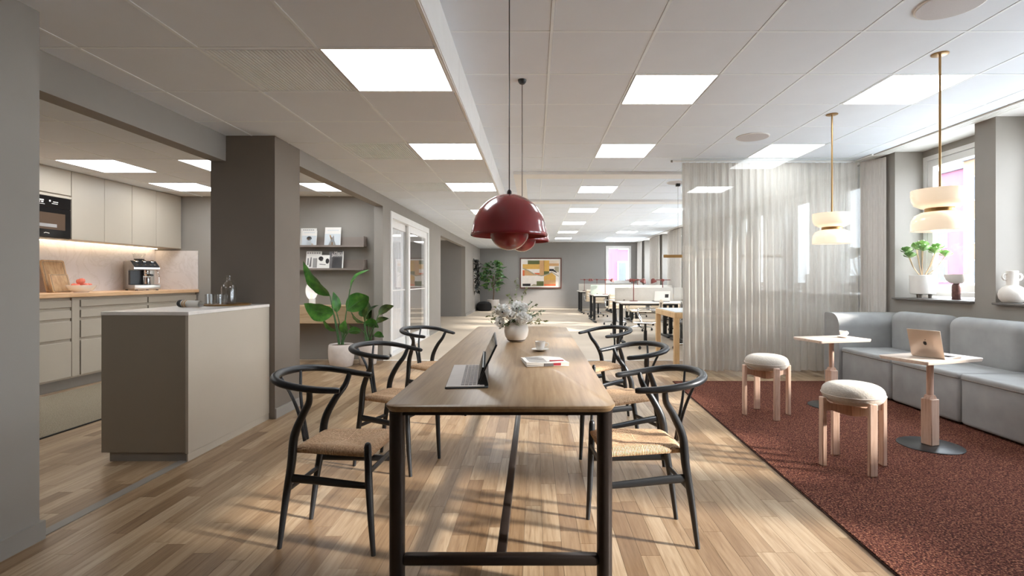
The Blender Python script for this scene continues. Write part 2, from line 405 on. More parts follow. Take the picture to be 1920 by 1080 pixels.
def smooth_path(pts, n=5):
    """Catmull-Rom through pts; pts may carry any number of components"""
    out = []; k = len(pts)
    for i in range(k - 1):
        p0, p1, p2, p3 = pts[max(i-1, 0)], pts[i], pts[i+1], pts[min(i+2, k-1)]
        for s in range(n):
            t = s / n
            out.append(tuple(0.5 * ((2*b) + (c - a)*t + (2*a - 5*b + 4*c - d)*t*t + (3*b - a - 3*c + d)*t**3) for a, b, c, d in zip(p0, p1, p2, p3)))
    out.append(tuple(pts[-1])); return out
ORD = ['nearest', 'second', 'third', 'fourth', 'fifth', 'sixth', 'seventh', 'eighth', 'ninth']
# ------------------------------------------------------------------ the room shell
ZL, ZR = 2.44, 2.70            # low ceiling (left) and high ceiling (right)
YF = 20.8                      # far wall
YREAR = -2.2
XL = -2.23                     # face of the left wall
XR = 4.23                      # face of the right wall piers
XK = -5.68                     # kitchen side wall
YB = 7.65                      # end wall of kitchen and alcove
YW = 7.54                      # where the wooden floor ends

def wall(name, boxes, mat, label):
    b = MB()
    for q in boxes: b.box(*q)
    return struct(b.build(name, mat, smooth=False), label, 'wall')
wall('wall_left', [(-2.36, XL, 7.51, 7.87, 0, ZL), (-2.36, XL, 7.87, 10.7, 2.25, ZL), (-2.36, XL, 10.7, 12.1, 0, ZL),
                   (-2.36, XL, 12.1, 16.4, 2.23, ZL), (-2.36, XL, 16.4, YF, 0, ZL), (-2.36, XL, 4.855, 7.51, 2.27, ZL)],
     M_wall, 'long grey left wall with openings for alcove, glass door and passage')
wall('wall_near', [(-2.85, -2.28, YREAR, 2.356, 0, ZL)], M_wall, 'grey wall end at the left edge of the picture')
wall('wall_header', [(-2.78, -2.65, 2.356, 4.39, 2.21, ZL)], M_wall, 'grey header above the kitchen opening')
wall('wall_column', [(-2.78, XL, 4.39, 4.855, 0, ZL)], M_wall_shade, 'dark taupe column at the end of the kitchen island')
wall('wall_kitchen', [(XK - .12, XK, YREAR, YB, 0, ZL + .05)], M_wall, 'kitchen side wall behind the cabinets')
wall('wall_alcove', [(XK - .12, -2.36, YB, YB + .1, 0, ZL)], M_wall, 'grey end wall of kitchen and alcove carrying the shelves')
wall('wall_passage', [(-4.2, -2.36, 16.4, 16.5, 0, ZL), (-4.3, -4.2, 12.0, 16.5, 0, ZL), (-4.2, -2.36, 11.9, 12.0, 0, ZL)], M_wallfar, 'dark grey walls inside the passage opening')
wall('wall_side_room', [(-5.6, -5.5, 7.75, 11.9, 0, ZL)], M_white, 'pale wall of the room behind the glass door')
wall('wall_far', [(-2.36, 2.88, YF, YF + .3, 0, ZR + .1), (3.9, 4.8, YF, YF + .3, 0, ZR + .1), (2.88, 3.9, YF, YF + .3, 0, 1.02), (2.88, 3.9, YF, YF + .3, 2.54, ZR + .1)],
     M_wallfar, 'dark grey far wall with painting and small window')
wall('wall_rear', [(XK, 4.8, YREAR - .1, YREAR, 0, ZR + .1)], M_dark, 'dark grey wall behind the viewer')

BAYS = [(0.3, 1.6), (1.9, 3.1), (3.4, 4.7), (4.925, 6.016), (6.75, 7.95), (8.45, 9.7), (10.2, 11.45), (11.95, 13.2), (13.35, 14.35), (16.0, 17.0), (18.5, 19.75)]
SILL = 0.985
bx = []
prev = YREAR
for y0, y1 in BAYS:
    bx.append((XR, 4.72, prev, y0, 0, ZR)); bx.append((XR, 4.72, y0, y1, 0, SILL - .02)); bx.append((4.56, 4.72, y0, y1, 2.62, ZR)); prev = y1
bx.append((XR, 4.72, prev, YF, 0, ZR))
wall('wall_right', bx, M_wall, 'grey right wall with window niches and piers')

def window(idx, y0, y1, x0, z0, z1, label):
    """a white casement in a niche of the right wall; frame face towards -X"""
    o = bpy.data.objects.new('window_%d' % idx, None); COL.objects.link(o); o.location = (x0, (y0 + y1) / 2, z0)
    struct(o, label, 'window')
    hw = (y1 - y0) / 2; H = z1 - z0
    b = MB()
    for q in ((0, .1, -hw, -hw + .05, 0, H), (0, .1, hw - .05, hw, 0, H), (0, .1, -hw + .05, hw - .05, 0, .05), (0, .1, -hw + .05, hw - .05, H - .05, H)): b.box(*q)
    b.build('window_frame', M_white, o, smooth=False)
    b = MB(); i = .055; w = .075; a = hw - i
    for q in ((.015, .075, -a, -a + w, i, H - i), (.015, .075, a - w, a, i, H - i), (.015, .075, -a + w, a - w, i, i + w), (.015, .075, -a + w, a - w, H - i - w, H - i)): b.box(*q)
    s = b.build('sash', M_white, o, smooth=False)
    MB().box(.043, .047, -a + w, a - w, i + w, H - i - w).build('pane', M_glass, s, smooth=False)
    b = MB(); yy = a - w / 2; b.box(-.012, .015, yy - .014, yy + .014, .15, .21); b.bbox(-.03, -.012, yy - .075, yy + .012, .165, .19, .004, 1)
    b.build('window_handle', M_brass, o, label='brass window handle')
    return o
for i, (y0, y1) in enumerate(BAYS):
    lab = 'tall white framed window behind the potted succulent' if i == 3 else 'tall white framed window in right wall, %s window counted from the viewer' % (['first', 'second', 'third', 'fourth', 'fifth', 'sixth', 'seventh', 'eighth', 'ninth', 'tenth', 'eleventh', 'twelfth'][i])
    window(i + 1, y0, y1, 4.56, SILL + .02, 2.62, lab)
    t = MB().bbox(4.185, 4.56, y0 + .002, y1 - .002, SILL - .02, SILL, .004, 1).build('trim_%d' % (i + 20), M_sill)
    struct(t, 'grey window sill in niche %d from the viewer' % (i + 1) if i != 3 else 'grey window sill under the potted succulent', 'sill')

# far window
o = bpy.data.objects.new('window_13', None); COL.objects.link(o); o.location = (3.39, YF, 1.02); struct(o, 'white framed window in the far wall showing a pink facade', 'window')
b = MB()
for q in ((-.51, -.40, -.03, .1, 0, 1.52), (.42, .51, -.03, .1, 0, 1.52), (-.40, .42, -.03, .1, 0, .12), (-.40, .42, -.03, .1, 1.42, 1.52)): b.box(*q)
b.build('window_frame', M_white, o, smooth=False)
MB().box(-.40, .42, .05, .055, .12, 1.42).build('pane', M_glass, o, smooth=False)

# ------------------------------------------------------------------ floors
fl = MB().box(-5.8, 4.4, YREAR, YW, -.06, -.006).build('floor', M_seal, smooth=False); struct(fl, 'wooden parquet floor of narrow oak strips', 'floor')
fo = MB().box(-5.8, 4.8, YW, YF + .3, -.06, 0).build('floor_office', M_carpet, smooth=False); struct(fo, 'pale beige smooth floor of the office area', 'floor')
strips = []
PW = 0.085; xk = -5.66; row = 0
while xk < 4.2:
    y = -1.9 + rnd.uniform(-.6, 0)
    while y < YW:
        ln = rnd.choice((.42, .54, .66, .8)); y1 = min(y + ln, YW - .004)
        y0 = max(y, -2.19)
        if y1 - y0 > .03: strips.append((xk, y0, y1))
        y += ln
    xk += PW; row += 1
def strip_score(s):
    x, y0, y1 = s; yc = (y0 + y1) / 2
    if y0 < 1.5: return 0
    r = (x + PW / 2) / yc
    if r < -1.02 or r > .95: return 0
    if x > 1.45 and yc < 5.95: return 0                      # under the rug
    if -2.9 < x < -2.2 and 3.3 < yc: return 0                # under the island and column
    if x < -3.6 and x > -5.0 and yc > 2.6: return 0          # under the runner
    if x < -5.0: return 0
    if -2.9 > x and yc > 2.3 and (x + 2.3) / (yc - 3.3 if yc > 3.35 else 99) > -.7 and yc > 3.4 and x > -.88 * yc and x / yc > -.85: return 0
    ya = max(y0, 1.98)
    if y1 < 2.02: return 0
    return (PW * F / yc) * (F * EYE) * (1 / ya - 1 / y1)
order = sorted(range(len(strips)), key=lambda i: -strip_score(strips[i]))
singles = set(i for i in order[:299] if strip_score(strips[i]) > 0)
plank_mesh = {}
fieldb = MB(); rvals = []
for i, (x, y0, y1) in enumerate(strips):
    ln = round(y1 - y0, 3)
    if i in singles:
        if ln not in plank_mesh: plank_mesh[ln] = MB().box(.0006, PW - .0006, .0008, ln - .0008, -.02, 0).mesh('plank', M_plank, smooth=False)
        o = bpy.data.objects.new('plank', plank_mesh[ln]); COL.objects.link(o); o.parent = fl; o.location = (x, y0, 0)
    else:
        fieldb.box(x + .0006, x + PW - .0006, y0 + .0008, y1 - .0008, -.02, 0); rvals += [rnd.random()] * 6
pf = fieldb.build('plank_field', M_plankf, fl, smooth=False, fix=False); pf['kind'] = 'stuff'
at = pf.data.attributes.new('rnd', 'FLOAT', 'FACE'); at.data.foreach_set('value', rvals)

struct(MB().box(-2.345, -2.285, 2.357, 3.4, -.001, .004).build('trim_1', M_plinth, smooth=False), 'grey metal threshold strip between kitchen and dining floor', 'trim')
struct(MB().box(XL, 4.2, YW - .02, YW + .02, -.001, .003).build('trim_2', M_white, smooth=False), 'thin pale strip where the oak floor meets the office floor', 'trim')

def baseboard(name, x0, x1, y0, y1, label):
    struct(MB().box(x0, x1, y0, y1, 0, .085).build(name, M_wall, smooth=False), label, 'baseboard')
baseboard('baseboard_near', -2.28, -2.264, YREAR, 2.356, 'grey baseboard on the wall end at the left edge')
baseboard('baseboard_near_end', -2.85, -2.264, 2.356, 2.37, 'grey baseboard round the wall end by the kitchen')
baseboard('baseboard_column', XL, XL + .014, 4.39, 4.855, 'grey baseboard along the column')
baseboard('baseboard_left', XL, XL + .014, 16.4, YF, 'grey baseboard on the left wall near the fig plant')
baseboard('baseboard_far', XL, 4.2, YF - .014, YF, 'grey baseboard along the far wall')
baseboard('baseboard_door', XL, XL + .014, 10.7, 12.1, 'grey baseboard beside the glass door')

# ------------------------------------------------------------------ ceilings
TW, TD = 0.635, 0.637          # low ceiling module
LX = lambda k: -.525 - TW * k
LY = lambda j: 2.72 + TD * j
HW, HD = 0.625, 0.642          # high ceiling module
HX = lambda k: .1 + HW * k
HY = lambda j: 3.08 + HD * j
G = .009
cl = MB().box(-5.8, -.53, YREAR, YF, ZL - .007, ZL + .05).build('ceiling_low', M_white, smooth=False); struct(cl, 'low suspended tile ceiling over kitchen and left side', 'ceiling')
ch = MB().box(-.53, 4.8, YREAR, YF + .3, ZR - .007, ZR + .05).build('ceiling', M_white, smooth=False); struct(ch, 'white suspended tile ceiling over table and lounge', 'ceiling')
low_lights = {(0, j) for j in (0, 3, 6, 10, 14, 18, 22, 26)} | {(6, 4), (6, 6), (4, 4), (3, 6), (6, 1), (4, -2)}
low_vents = [(1, 0), (1, 3), (1, 6)]
high_lights = [(1, j) for j in (1, 4, 8, 12, 16, 20, 24)] + [(4, j) for j in (1, 4, 8, 12, 16, 20, 24)]
tile_l = MB().bbox(G, TW - G, G, TD - G, -.012, 0, .003, 1).mesh('ceiling_tile', M_tile, smooth=False)
tile_h = MB().bbox(G, HW - G, G, HD - G, -.012, 0, .003, 1).mesh('ceiling_tile', M_tile, smooth=False)
far_l, far_h = MB(), MB()
NEAR_T = 10.5
for k in range(9):
    for j in range(-7, 29):
        x0, y0 = LX(k + 1), LY(j)
        if (k, j) in low_lights or (k, j) in low_vents: continue
        if y0 + TD > YF or (y0 < YREAR): continue
        if k >= 3 and y0 + TD > YB: continue
        if x0 + TW < XK + .3: continue
        if 0 < y0 < NEAR_T:
            o = bpy.data.objects.new('ceiling_tile', tile_l); COL.objects.link(o); o.parent = cl; o.location = (x0, y0, ZL)
        else:
            far_l.box(x0 + G, x0 + TW - G, y0 + G, y0 + TD - G, ZL - .012, ZL)
for k in range(-1, 7):
    for j in range(-8, 28):
        x0, y0 = HX(k), HY(j); w = HW if k < 6 else .2
        if (k, j) in high_lights or y0 < YREAR or y0 + HD > YF: continue
        if 0 < y0 < NEAR_T and k < 6:
            o = bpy.data.objects.new('ceiling_tile', tile_h); COL.objects.link(o); o.parent = ch; o.location = (x0, y0, ZR)
        else:
            far_h.box(x0 + G, x0 + w - G, y0 + G, y0 + HD - G, ZR - .012, ZR)
for b, p in ((far_l, cl), (far_h, ch)):
    o = b.build('tile_field', M_tile, p, smooth=False); o['kind'] = 'stuff'

for k in range(9):
    if k < 3 or k == 3: y1 = YF
    b = MB().box(LX(k) - .0085, LX(k) + .0085, YREAR, YF if k <= 2 else YB, ZL - .014, ZL - .006).build('grid_bar', M_tbar, cl, smooth=False) if k else None
for j in range(-7, 29):
    if LY(j) < YREAR: continue
    MB().box(-2.3 if LY(j) > YB else XK, -.53, LY(j) - .0085, LY(j) + .0085, ZL - .0135, ZL - .006).build('grid_bar', M_tbar, cl, smooth=False)
for k in range(0, 7): MB().box(HX(k) - .0085, HX(k) + .0085, YREAR, YF, ZR - .014, ZR - .006).build('grid_bar', M_tbar, ch, smooth=False)
for j in range(-8, 28):
    if HY(j) > YREAR: MB().box(-.515, 4.03, HY(j) - .0085, HY(j) + .0085, ZR - .0135, ZR - .006).build('grid_bar', M_tbar, ch, smooth=False)
def light_panel(x0, y0, w, d, z, label, group):
    t = thing('ceiling_light', label, 'ceiling light', (x0 + w / 2, y0 + d / 2, z), 0, group)
    a, c = w / 2 - .004, d / 2 - .004; f = .012
    b = MB()
    for q in ((-a, a, -c, -c + f), (-a, a, c - f, c), (-a, -a + f, -c + f, c - f), (a - f, a, -c + f, c - f)): b.box(*q, -.014, 0)
    b.build('frame', M_white, t, smooth=False)
    MB().box(-a + f, a - f, -c + f, c - f, -.012, -.002).build('diffuser', M_panel, t, smooth=False)
for n, j in enumerate(sorted(j for k, j in low_lights if k == 0)):
    light_panel(LX(1), LY(j), TW, TD, ZL, 'lit square panel in low ceiling beside the white step, %s from the front' % ORD[n], 'light panels beside the ceiling step')
for (k, j), lab in {(6, 4): 'lit ceiling panel above the tall kitchen wall cabinets, nearer one', (6, 6): 'lit ceiling panel above the kitchen wall cabinets near end wall',
                    (4, 4): 'lit kitchen ceiling panel half hidden behind the column', (3, 6): 'lit ceiling panel inside the shelf alcove',
                    (6, 1): 'added unseen kitchen ceiling panel beyond the near wall, by the cabinets', (4, -2): 'added unseen kitchen ceiling panel beyond the near wall, mid room'}.items():  # the two beyond the near wall are unseen, added to keep the kitchen lit
    light_panel(LX(k + 1), LY(j), TW, TD, ZL, lab, 'light panels in kitchen and alcove')
for n, j in enumerate((1, 4, 8, 12, 16, 20, 24)):
    light_panel(HX(1), HY(j), HW, HD, ZR, 'lit square panel in high ceiling, %s in the row right of red pendants' % ORD[n], 'light panels in the high ceiling, inner row')
    light_panel(HX(4), HY(j), HW, HD, ZR, 'lit square panel in high ceiling, %s in the row by the windows' % ORD[n], 'light panels in the high ceiling, window row')
vent = None
for n, (k, j) in enumerate(low_vents):
    t = thing('ceiling_vent', 'slatted ventilation grille in the low ceiling, %s from the front' % ORD[n], 'vent', (LX(k + 1) + TW / 2, LY(j) + TD / 2, ZL), 0, 'ceiling ventilation grilles')
    if n == 0:
        b = MB(); a = .306
        for q in ((-a, a, -a, -a + .012), (-a, a, a - .012, a), (-a, -a + .012, -a, a), (a - .012, a, -a, a)): b.box(*q, -.012, 0)
        fr = b.build('frame', M_tile, t, smooth=False); MB().box(-.29, .29, -.29, .29, -.003, -.002).build('backing', M_ventback, t, smooth=False)
        sl = MB().box(-.292, .292, -.0062, .0062, -.0145, -.008).mesh('slat', M_tbar, smooth=False)
        fmesh, bmesh_ = fr.data, t.children[-1].data
    else:
        for nm, me in (('frame', fmesh), ('backing', bmesh_)):
            o = bpy.data.objects.new(nm, me); COL.objects.link(o); o.parent = t
    for q in range(28):
        o = bpy.data.objects.new('slat', sl); COL.objects.link(o); o.parent = t
        if True: o.rotation_euler = (0, 0, R(90)); o.location = (-.284 + q * .568 / 27, 0, 0)
# white step between the ceilings
bs = MB().box(-.53, -.515, YREAR, YF, ZL - .012, ZR).build('ceiling_step', M_white, smooth=False); struct(bs, 'white vertical step between low and high ceiling', 'beam')
stp = MB().box(0, .006, .004, 1.276, ZL - .004, ZR - .012).mesh('step_panel', M_white, smooth=False)
y = -.4
while y < YF - 1.3:
    o = bpy.data.objects.new('step_panel', stp); COL.objects.link(o); o.parent = bs; o.location = (-.515, y, 0); y += 1.28
def trim(n, q, label, m=M_white): return struct(MB().box(*q).build('trim_%d' % n, m, smooth=False), label, 'trim')
trim(3, (-.3, 4.2, 7.1, 7.42, ZR - .05, ZR - .013), 'white ceiling bar crossing above the floor change')
trim(4, (-.3, 4.2, 9.6, 9.92, ZR - .05, ZR - .013), 'second white ceiling bar crossing the office')
trim(5, (-.3, -.13, 7.42, 9.6, ZR - .05, ZR - .013), 'short white ceiling bar joining the two cross bars')
# linear air grille along the windows
t = thing('linear_grille', 'long white slotted air grille in the ceiling along the windows', 'grille', (4.12, 3, ZR), 0)
MB().box(-.075, .075, -2, 17.6, -.016, 0).build('backing', M_slot, t, smooth=False)
for q in range(4): MB().box(-.066 + q * .035, -.046 + q * .035 + .006, -2, 17.6, -.024, -.012).build('slat', M_white, t, smooth=False)
MB().box(-.079, -.075, -2, 17.6, -.02, 0).build('edge_profile', M_slot, t, smooth=False)
# round loudspeakers in the ceiling
for (x, y, lab) in ((2.25, 2.77, 'round ceiling loudspeaker at the top right corner of the picture'), (2.28, 5.36, 'round ceiling loudspeaker in front of the sheer curtain'), (2.2, 7.9, 'round ceiling loudspeaker beyond the curtain end')):
    t = thing('ceiling_speaker', lab, 'speaker', (x, y, ZR - .012), 0, 'ceiling loudspeakers')
    MB().lathe([(.165, 0), (.165, -.006), (.155, -.009)], 40).build('rim', M_white, t)
    MB().lathe([(.155, -.004), (.155, -.0095), (.0, -.0105)], 40, cap1=False).build('grille', M_speaker, t)

# ------------------------------------------------------------------ glass door in the left wall
d = bpy.data.objects.new('door_1', None); COL.objects.link(d); d.location = (XL, 7.87, 0); struct(d, 'white framed sliding glass door in the left wall', 'door')
b = MB(); Wd, Hd = 2.83, 2.25
for q in ((-.12, .02, 0, .09, 0, Hd), (-.12, .02, Wd - .09, Wd, 0, Hd), (-.12, .02, .09, Wd - .09, Hd - .1, Hd), (-.12, .03, 0, Wd, 0, .04)): b.box(*q)
b.build('door_frame', M_white, d, smooth=False)
for (y0, y1, xo) in ((.09, 1.35, -.1), (1.2, Wd - .09, -.05)):
    b = MB(); s = .13
    for q in ((xo, xo + .04, y0, y0 + s, .04, Hd - .1), (xo, xo + .04, y1 - s, y1, .04, Hd - .1), (xo, xo + .04, y0 + s, y1 - s, .04, .2), (xo, xo + .04, y0 + s, y1 - s, Hd - .22, Hd - .1)): b.box(*q)
    lf = b.build('door_leaf', M_white, d, smooth=False)
    MB().box(xo + .018, xo + .022, y0 + s, y1 - s, .2, Hd - .22).build('pane', M_glass, lf, smooth=False)
    MB().box(xo + .012, xo + .028, y0 + s, y1 - s, 1.0, 1.02).build('glazing_bar', M_white, lf, smooth=False)
light_panel(-4.6, 8.9, .6, .6, ZL - .005, 'added ceiling panel lighting the room behind the glass door', 'added light panel behind the glass door')  # both panels here are added to light the room behind the glass
light_panel(-3.6, 9.9, .6, .6, ZL - .005, 'second added panel lighting the room behind the glass door', 'added light panel behind the glass door')

# ------------------------------------------------------------------ outside
g = MB().box(-60, 140, 22, 140, -.6, -.5).box(4.9, 140, -80, 22, -.6, -.5).build('ground_street', plain('street_pavement', rgb(206, 204, 200), .9, var=.1, vscale=.5), smooth=False); struct(g, 'pale street ground outside the windows', 'ground')
M_pink = plain('pink_render', rgb(132, 90, 103), .9, var=.05, vscale=.6, spec=0)
M_pink2 = plain('deep_pink_render', rgb(118, 79, 91), .9, var=.05, vscale=.6, spec=0)
M_cream = plain('cream_brick', rgb(132, 111, 91), .9, var=.08, vscale=1.2, spec=0)
M_winds = plain('facade_glass', rgb(60, 66, 78), .2, var=.2, vscale=1)
def facade(label, axis, at_, a0, a1, h, mat, wins, name='building'):
    """axis 'x': facade in plane x=at_ running along Y; 'y': in plane y=at_ running along X"""
    c = (a0 + a1) / 2
    t = thing(name, label, 'building', (at_, c, -.5) if axis == 'x' else (c, at_, -.5))
    def bxx(a, b_, z0, z1, d0, d1):
        return MB().box(d0, d1, a - c, b_ - c, z0 + .5, z1 + .5) if axis == 'x' else MB().box(a - c, b_ - c, d0, d1, z0 + .5, z1 + .5)
    bxx(a0, a1, -.5, h, 0, 8).build('facade_wall', mat, t, smooth=False)
    bxx(a0, a1, h, h + .3, -.3, 8).build('roof', M_winds, t, smooth=False)
    for (a, z, w, hh) in wins:
        f = bxx(a - w / 2 - .12, a + w / 2 + .12, z - .12, z + hh + .12, -.1, .02).build('window', M_white, t, smooth=False)
        bxx(a - w / 2, a - .05, z, z + hh, -.13, -.09).build('window_pane', M_winds, f, smooth=False)
        bxx(a + .05, a + w / 2, z, z + hh, -.13, -.09).build('window_pane', M_winds, f, smooth=False)
facade('pink rendered house seen through the far window', 'y', 52, -6, 26, 5.6, M_pink2, [(x, .75, 1.6, 2.1) for x in (1, 5.2, 9.3, 12.6, 17, 22)] + [(x, 4.3, 1.4, .9) for x in (1, 5.2, 9.3, 17)])
facade('pink house across the street seen through the right window', 'x', 42, 49.2, 66, 12, M_pink, [(y, z, 1.5, 2) for y in (53, 57, 61) for z in (1, 4.5, 8)])
facade('cream brick house across the street beside the pink house', 'x', 41, 20, 49, 12.4, M_cream, [(y, z, 1.7, 2.1) for y in (24, 29, 34, 39, 44.2, 47) for z in (.8, 4.6, 8.6)])
# ------------------------------------------------------------------ dining table
TX0, TX1, TY0, TY1, TZ = -.557, .300, 1.868, 5.03, .735
TC = (TX0 + TX1) / 2
tbl = thing('dining_table', 'long oak dining table with rounded corners on dark metal legs', 'table', (TC, (TY0 + TY1) / 2, 0))
hw, hl = (TX1 - TX0) / 2, (TY1 - TY0) / 2
def rrect(hx, hy, r, n=6):
    p = []
    for cx, cy, a0 in ((hx - r, hy - r, 0), (-hx + r, hy - r, 90), (-hx + r, -hy + r, 180), (hx - r, -hy + r, 270)):
        for i in range(n + 1):
            a = R(a0 + 90 * i / n); p.append((cx + r * math.cos(a), cy + r * math.sin(a)))
    return p
def slab(b, hx, hy, r, z0, z1, under=.012, n=6):
    o, i = rrect(hx, hy, r, n), rrect(hx - under, hy - under, max(.004, r - under), n); k = len(o)
    t = rrect(hx - .002, hy - .002, max(.004, r - .002), n)
    vs = [(x, y, z0) for x, y in i] + [(x, y, z0 + (z1 - z0) * .62) for x, y in o] + [(x, y, z1 - .0015) for x, y in o] + [(x, y, z1) for x, y in t]
    fs = [tuple(range(k - 1, -1, -1)), tuple(range(3 * k, 4 * k))]
    for L in range(3):
        fs += [(L*k + q, L*k + (q+1) % k, (L+1)*k + (q+1) % k, (L+1)*k + q) for q in range(k)]
    return b.add(vs, fs)
slab(MB(), hw, hl, .055, TZ - .024, TZ).build('tabletop', M_tablewood, tbl)
for sy in (-1, 1):
    for sx in (-1, 1):
        MB().lathe([(.029, 0), (.029, .70), (.031, .701), (.031, TZ - .024)], 24, (sx * (hw - .038), sy * (hl - .062), 0)).build('leg', M_bronze, tbl)
    MB().bbox(-hw + .06, hw - .06, sy * (hl - .062) - .02, sy * (hl - .062) + .02, .125, .165, .012, 3).build('crossbar', M_bronze, tbl)
    MB().box(-hw + .04, hw - .04, sy * (hl - .062) - .015, sy * (hl - .062) + .015, TZ - .045, TZ - .024).build('apron', M_bronze, tbl, smooth=False)
MB().bbox(-.019, .019, -hl + .08, hl - .08, .13, .16, .006, 2).build('stretcher', M_bronze, tbl)

# ------------------------------------------------------------------ wishbone style chairs
def make_chair():
    t = thing('dining_chair', 'x', 'chair')
    half = [(.19, .18, .715), (.10, .203, .722), (.01, .212, .734), (-.075, .19, .747), (-.138, .12, .757), (-.165, 0, .760)]
    full = half + [(x, -y, z) for x, y, z in half[-2::-1]]
    pts = smooth_path(full, 5); n = len(pts)
    rr = [.0150 + .004 * math.sin(math.pi * i / (n - 1)) for i in range(n)]
    rr[0] *= .75; rr[-1] *= .75
    MB().tube(pts, rr, 12, flat=(1.0, .92)).build('arm_rail', M_black, t, ang=60)
    for s in (-1, 1):
        leg = [(-.105, .14, 0, .0105), (-.075, .14, .22, .0155), (-.049, .141, .37, .0185), (-.034, .143, .50, .0185), (.012, .156, .60, .0165), (.052, .178, .662, .0145), (.066, .203, .722, .012)]
        P = smooth_path([(a, s * b, c, r) for a, b, c, r in leg], 5)
        MB().tube([p[:3] for p in P], [p[3] for p in P], 10).build('leg', M_black, t, ang=60)
        leg = [(.336, .168, 0, .0105), (.326, .172, .16, .014), (.318, .175, .33, .0165), (.314, .176, .475, .0155), (.3138, .176, .487, .012), (.3136, .176, .492, .006)]
        P = [(a, s * b, c, r) for a, b, c, r in leg]
        MB().tube([p[:3] for p in P], [p[3] for p in P], 12).build('leg', M_black, t, ang=50)
        MB().tube([(-.06, s * .14, .315), (.06, s * .15, .312), (.2, s * .163, .306), (.32, s * .173, .302)], [.02, .019, .017, .014], 10, flat=(.42, 1)).build('stretcher', M_black, t, ang=60)
        ar = [(-.056, s * .012, .44, .011), (-.075, s * .014, .54, .011), (-.10, s * .034, .64, .0095), (-.128, s * .085, .75, .008)]
        P = smooth_path(ar, 4)
        MB().tube([p[:3] for p in P], [p[3] for p in P], 8, flat=(1.1, .6)).build('back_splat', M_black, t, ang=60)
    MB().tube([(.321, -.172, .365), (.321, 0, .365), (.321, .172, .365)], .013, 10, flat=(.55, 1)).build('stretcher', M_black, t)
    MB().tube([(-.066, -.14, .262), (-.066, 0, .262), (-.066, .14, .262)], .012, 10, flat=(.6, 1)).build('stretcher', M_black, t)
    # woven seat: four cord triangles falling to the middle, rolled over the rails
    N = 14; vs, fs = [], []
    def P2(u, v):
        x = -.04 + .362 * u; w = .128 + (.168 - .128) * u
        return x, (v * 2 - 1) * w
    top = []
    for i in range(N + 1):
        for j in range(N + 1):
            u, v = i / N, j / N; x, y = P2(u, v)
            e = max(abs(2*u - 1), abs(2*v - 1)); dd = abs(abs(2*u - 1) - abs(2*v - 1))
            z = .462 - .013 * (1 - e) - .003 * max(0, 1 - dd * 6) - .016 * max(0, (e - .9) / .1) ** 2
            vs.append((x, y, z))
    for i in range(N):
        for j in range(N): fs.append((i*(N+1) + j, (i+1)*(N+1) + j, (i+1)*(N+1) + j + 1, i*(N+1) + j + 1))
    ring = [i*(N+1) for i in range(N + 1)] + [N*(N+1) + j for j in range(1, N + 1)] + [i*(N+1) + N for i in range(N - 1, -1, -1)] + [j for j in range(N - 1, 0, -1)]
    o1 = len(vs); cx, cy = .145, 0
    for L, (g, z) in enumerate(((1.025, .437), (1.01, .425), (.9, .42))):
        for q in ring: vs.append((cx + (vs[q][0] - cx) * g, cy + (vs[q][1] - cy) * g, z))
    k = len(ring)
    for q in range(k): fs.append((ring[q], ring[(q+1) % k], o1 + (q+1) % k, o1 + q))
    for L in range(2): fs += [(o1 + L*k + q, o1 + L*k + (q+1) % k, o1 + (L+1)*k + (q+1) % k, o1 + (L+1)*k + q) for q in range(k)]
    fs.append(tuple(o1 + 2*k + q for q in range(k)))
    MB().add(vs, fs).build('seat', M_cord, t, ang=70)
    return t
chairs = [((-.835, 2.40), -4, 'black wishbone dining chair nearest on the kitchen side of table'),
          ((-.835, 3.317), -20, 'middle black wishbone chair on the kitchen side of table'),
          ((-.822, 4.43), -33, 'farthest black wishbone chair on the kitchen side, by the glass door'),
          ((.422, 2.40), 184, 'black wishbone dining chair nearest on the rug side of table'),
          ((.50, 3.30), 201, 'middle black wishbone chair on the rug side of table'),
          ((.495, 4.44), 213, 'farthest black wishbone chair on the rug side, towards the desks')]
proto = make_chair()
for i, ((tx, ty), a, lab) in enumerate(chairs):
    c = proto if i == 0 else copy_tree(proto)
    c.location = (tx - .19 * math.cos(R(a)), ty - .19 * math.sin(R(a)), 0); c.rotation_euler = (0, 0, R(a))
    c['label'] = lab; c['group'] = 'black dining chairs round the table'

# ------------------------------------------------------------------ red pendants
def red_pendant(x, y, zr, dome_r, label):
    t = thing('pendant_lamp', label, 'pendant lamp', (x, y, zr), 0, 'red pendant lamps over the table')
    s = dome_r / .205
    outer = [(.205*s, -.004), (.207*s, 0), (.203*s, .012*s)]
    for i in range(1, 15):
        a = R(90 * i / 14); outer.append((.192*s*math.cos(a) + .006*s*(1 - i / 14), .018*s + .20*s*math.sin(a)))
    inner = [(max(.002, r - .006), z - .003) for r, z in outer[::-1]]
    MB().lathe(outer, 48, cap0=False).build('upper_shade', M_red, t, ang=50)
    MB().lathe(inner[1:], 48, cap0=False, cap1=False).build('shade_lining', M_redin, t, ang=50)
    bowl = [(.004, -.082*s)]
    for i in range(1, 15):
        a = R(-90 + 112 * i / 14); bowl.append((.107*s*math.cos(a), .025*s + .107*s*math.sin(a)))
    MB().lathe(bowl, 40, cap1=False).build('lower_shade', M_red, t, ang=50)
    MB().lathe([(.012, .215*s), (.012, .232*s), (.006, .242*s)], 16).build('cord_grip', M_black, t)
    MB().tube([(0, 0, .235*s), (0, 0, ZR - zr - .04)], .0028, 8).build('cord', M_black, t)
    top = ZR - zr - .012
    MB().lathe([(.006, top - .034), (.018, top - .03), (.029, top - .016), (.033, top)], 20).build('ceiling_cup', M_black, t)
red_pendant(-.131, 2.62, 1.425, .196, 'glossy dark red double dome pendant, the nearer one')
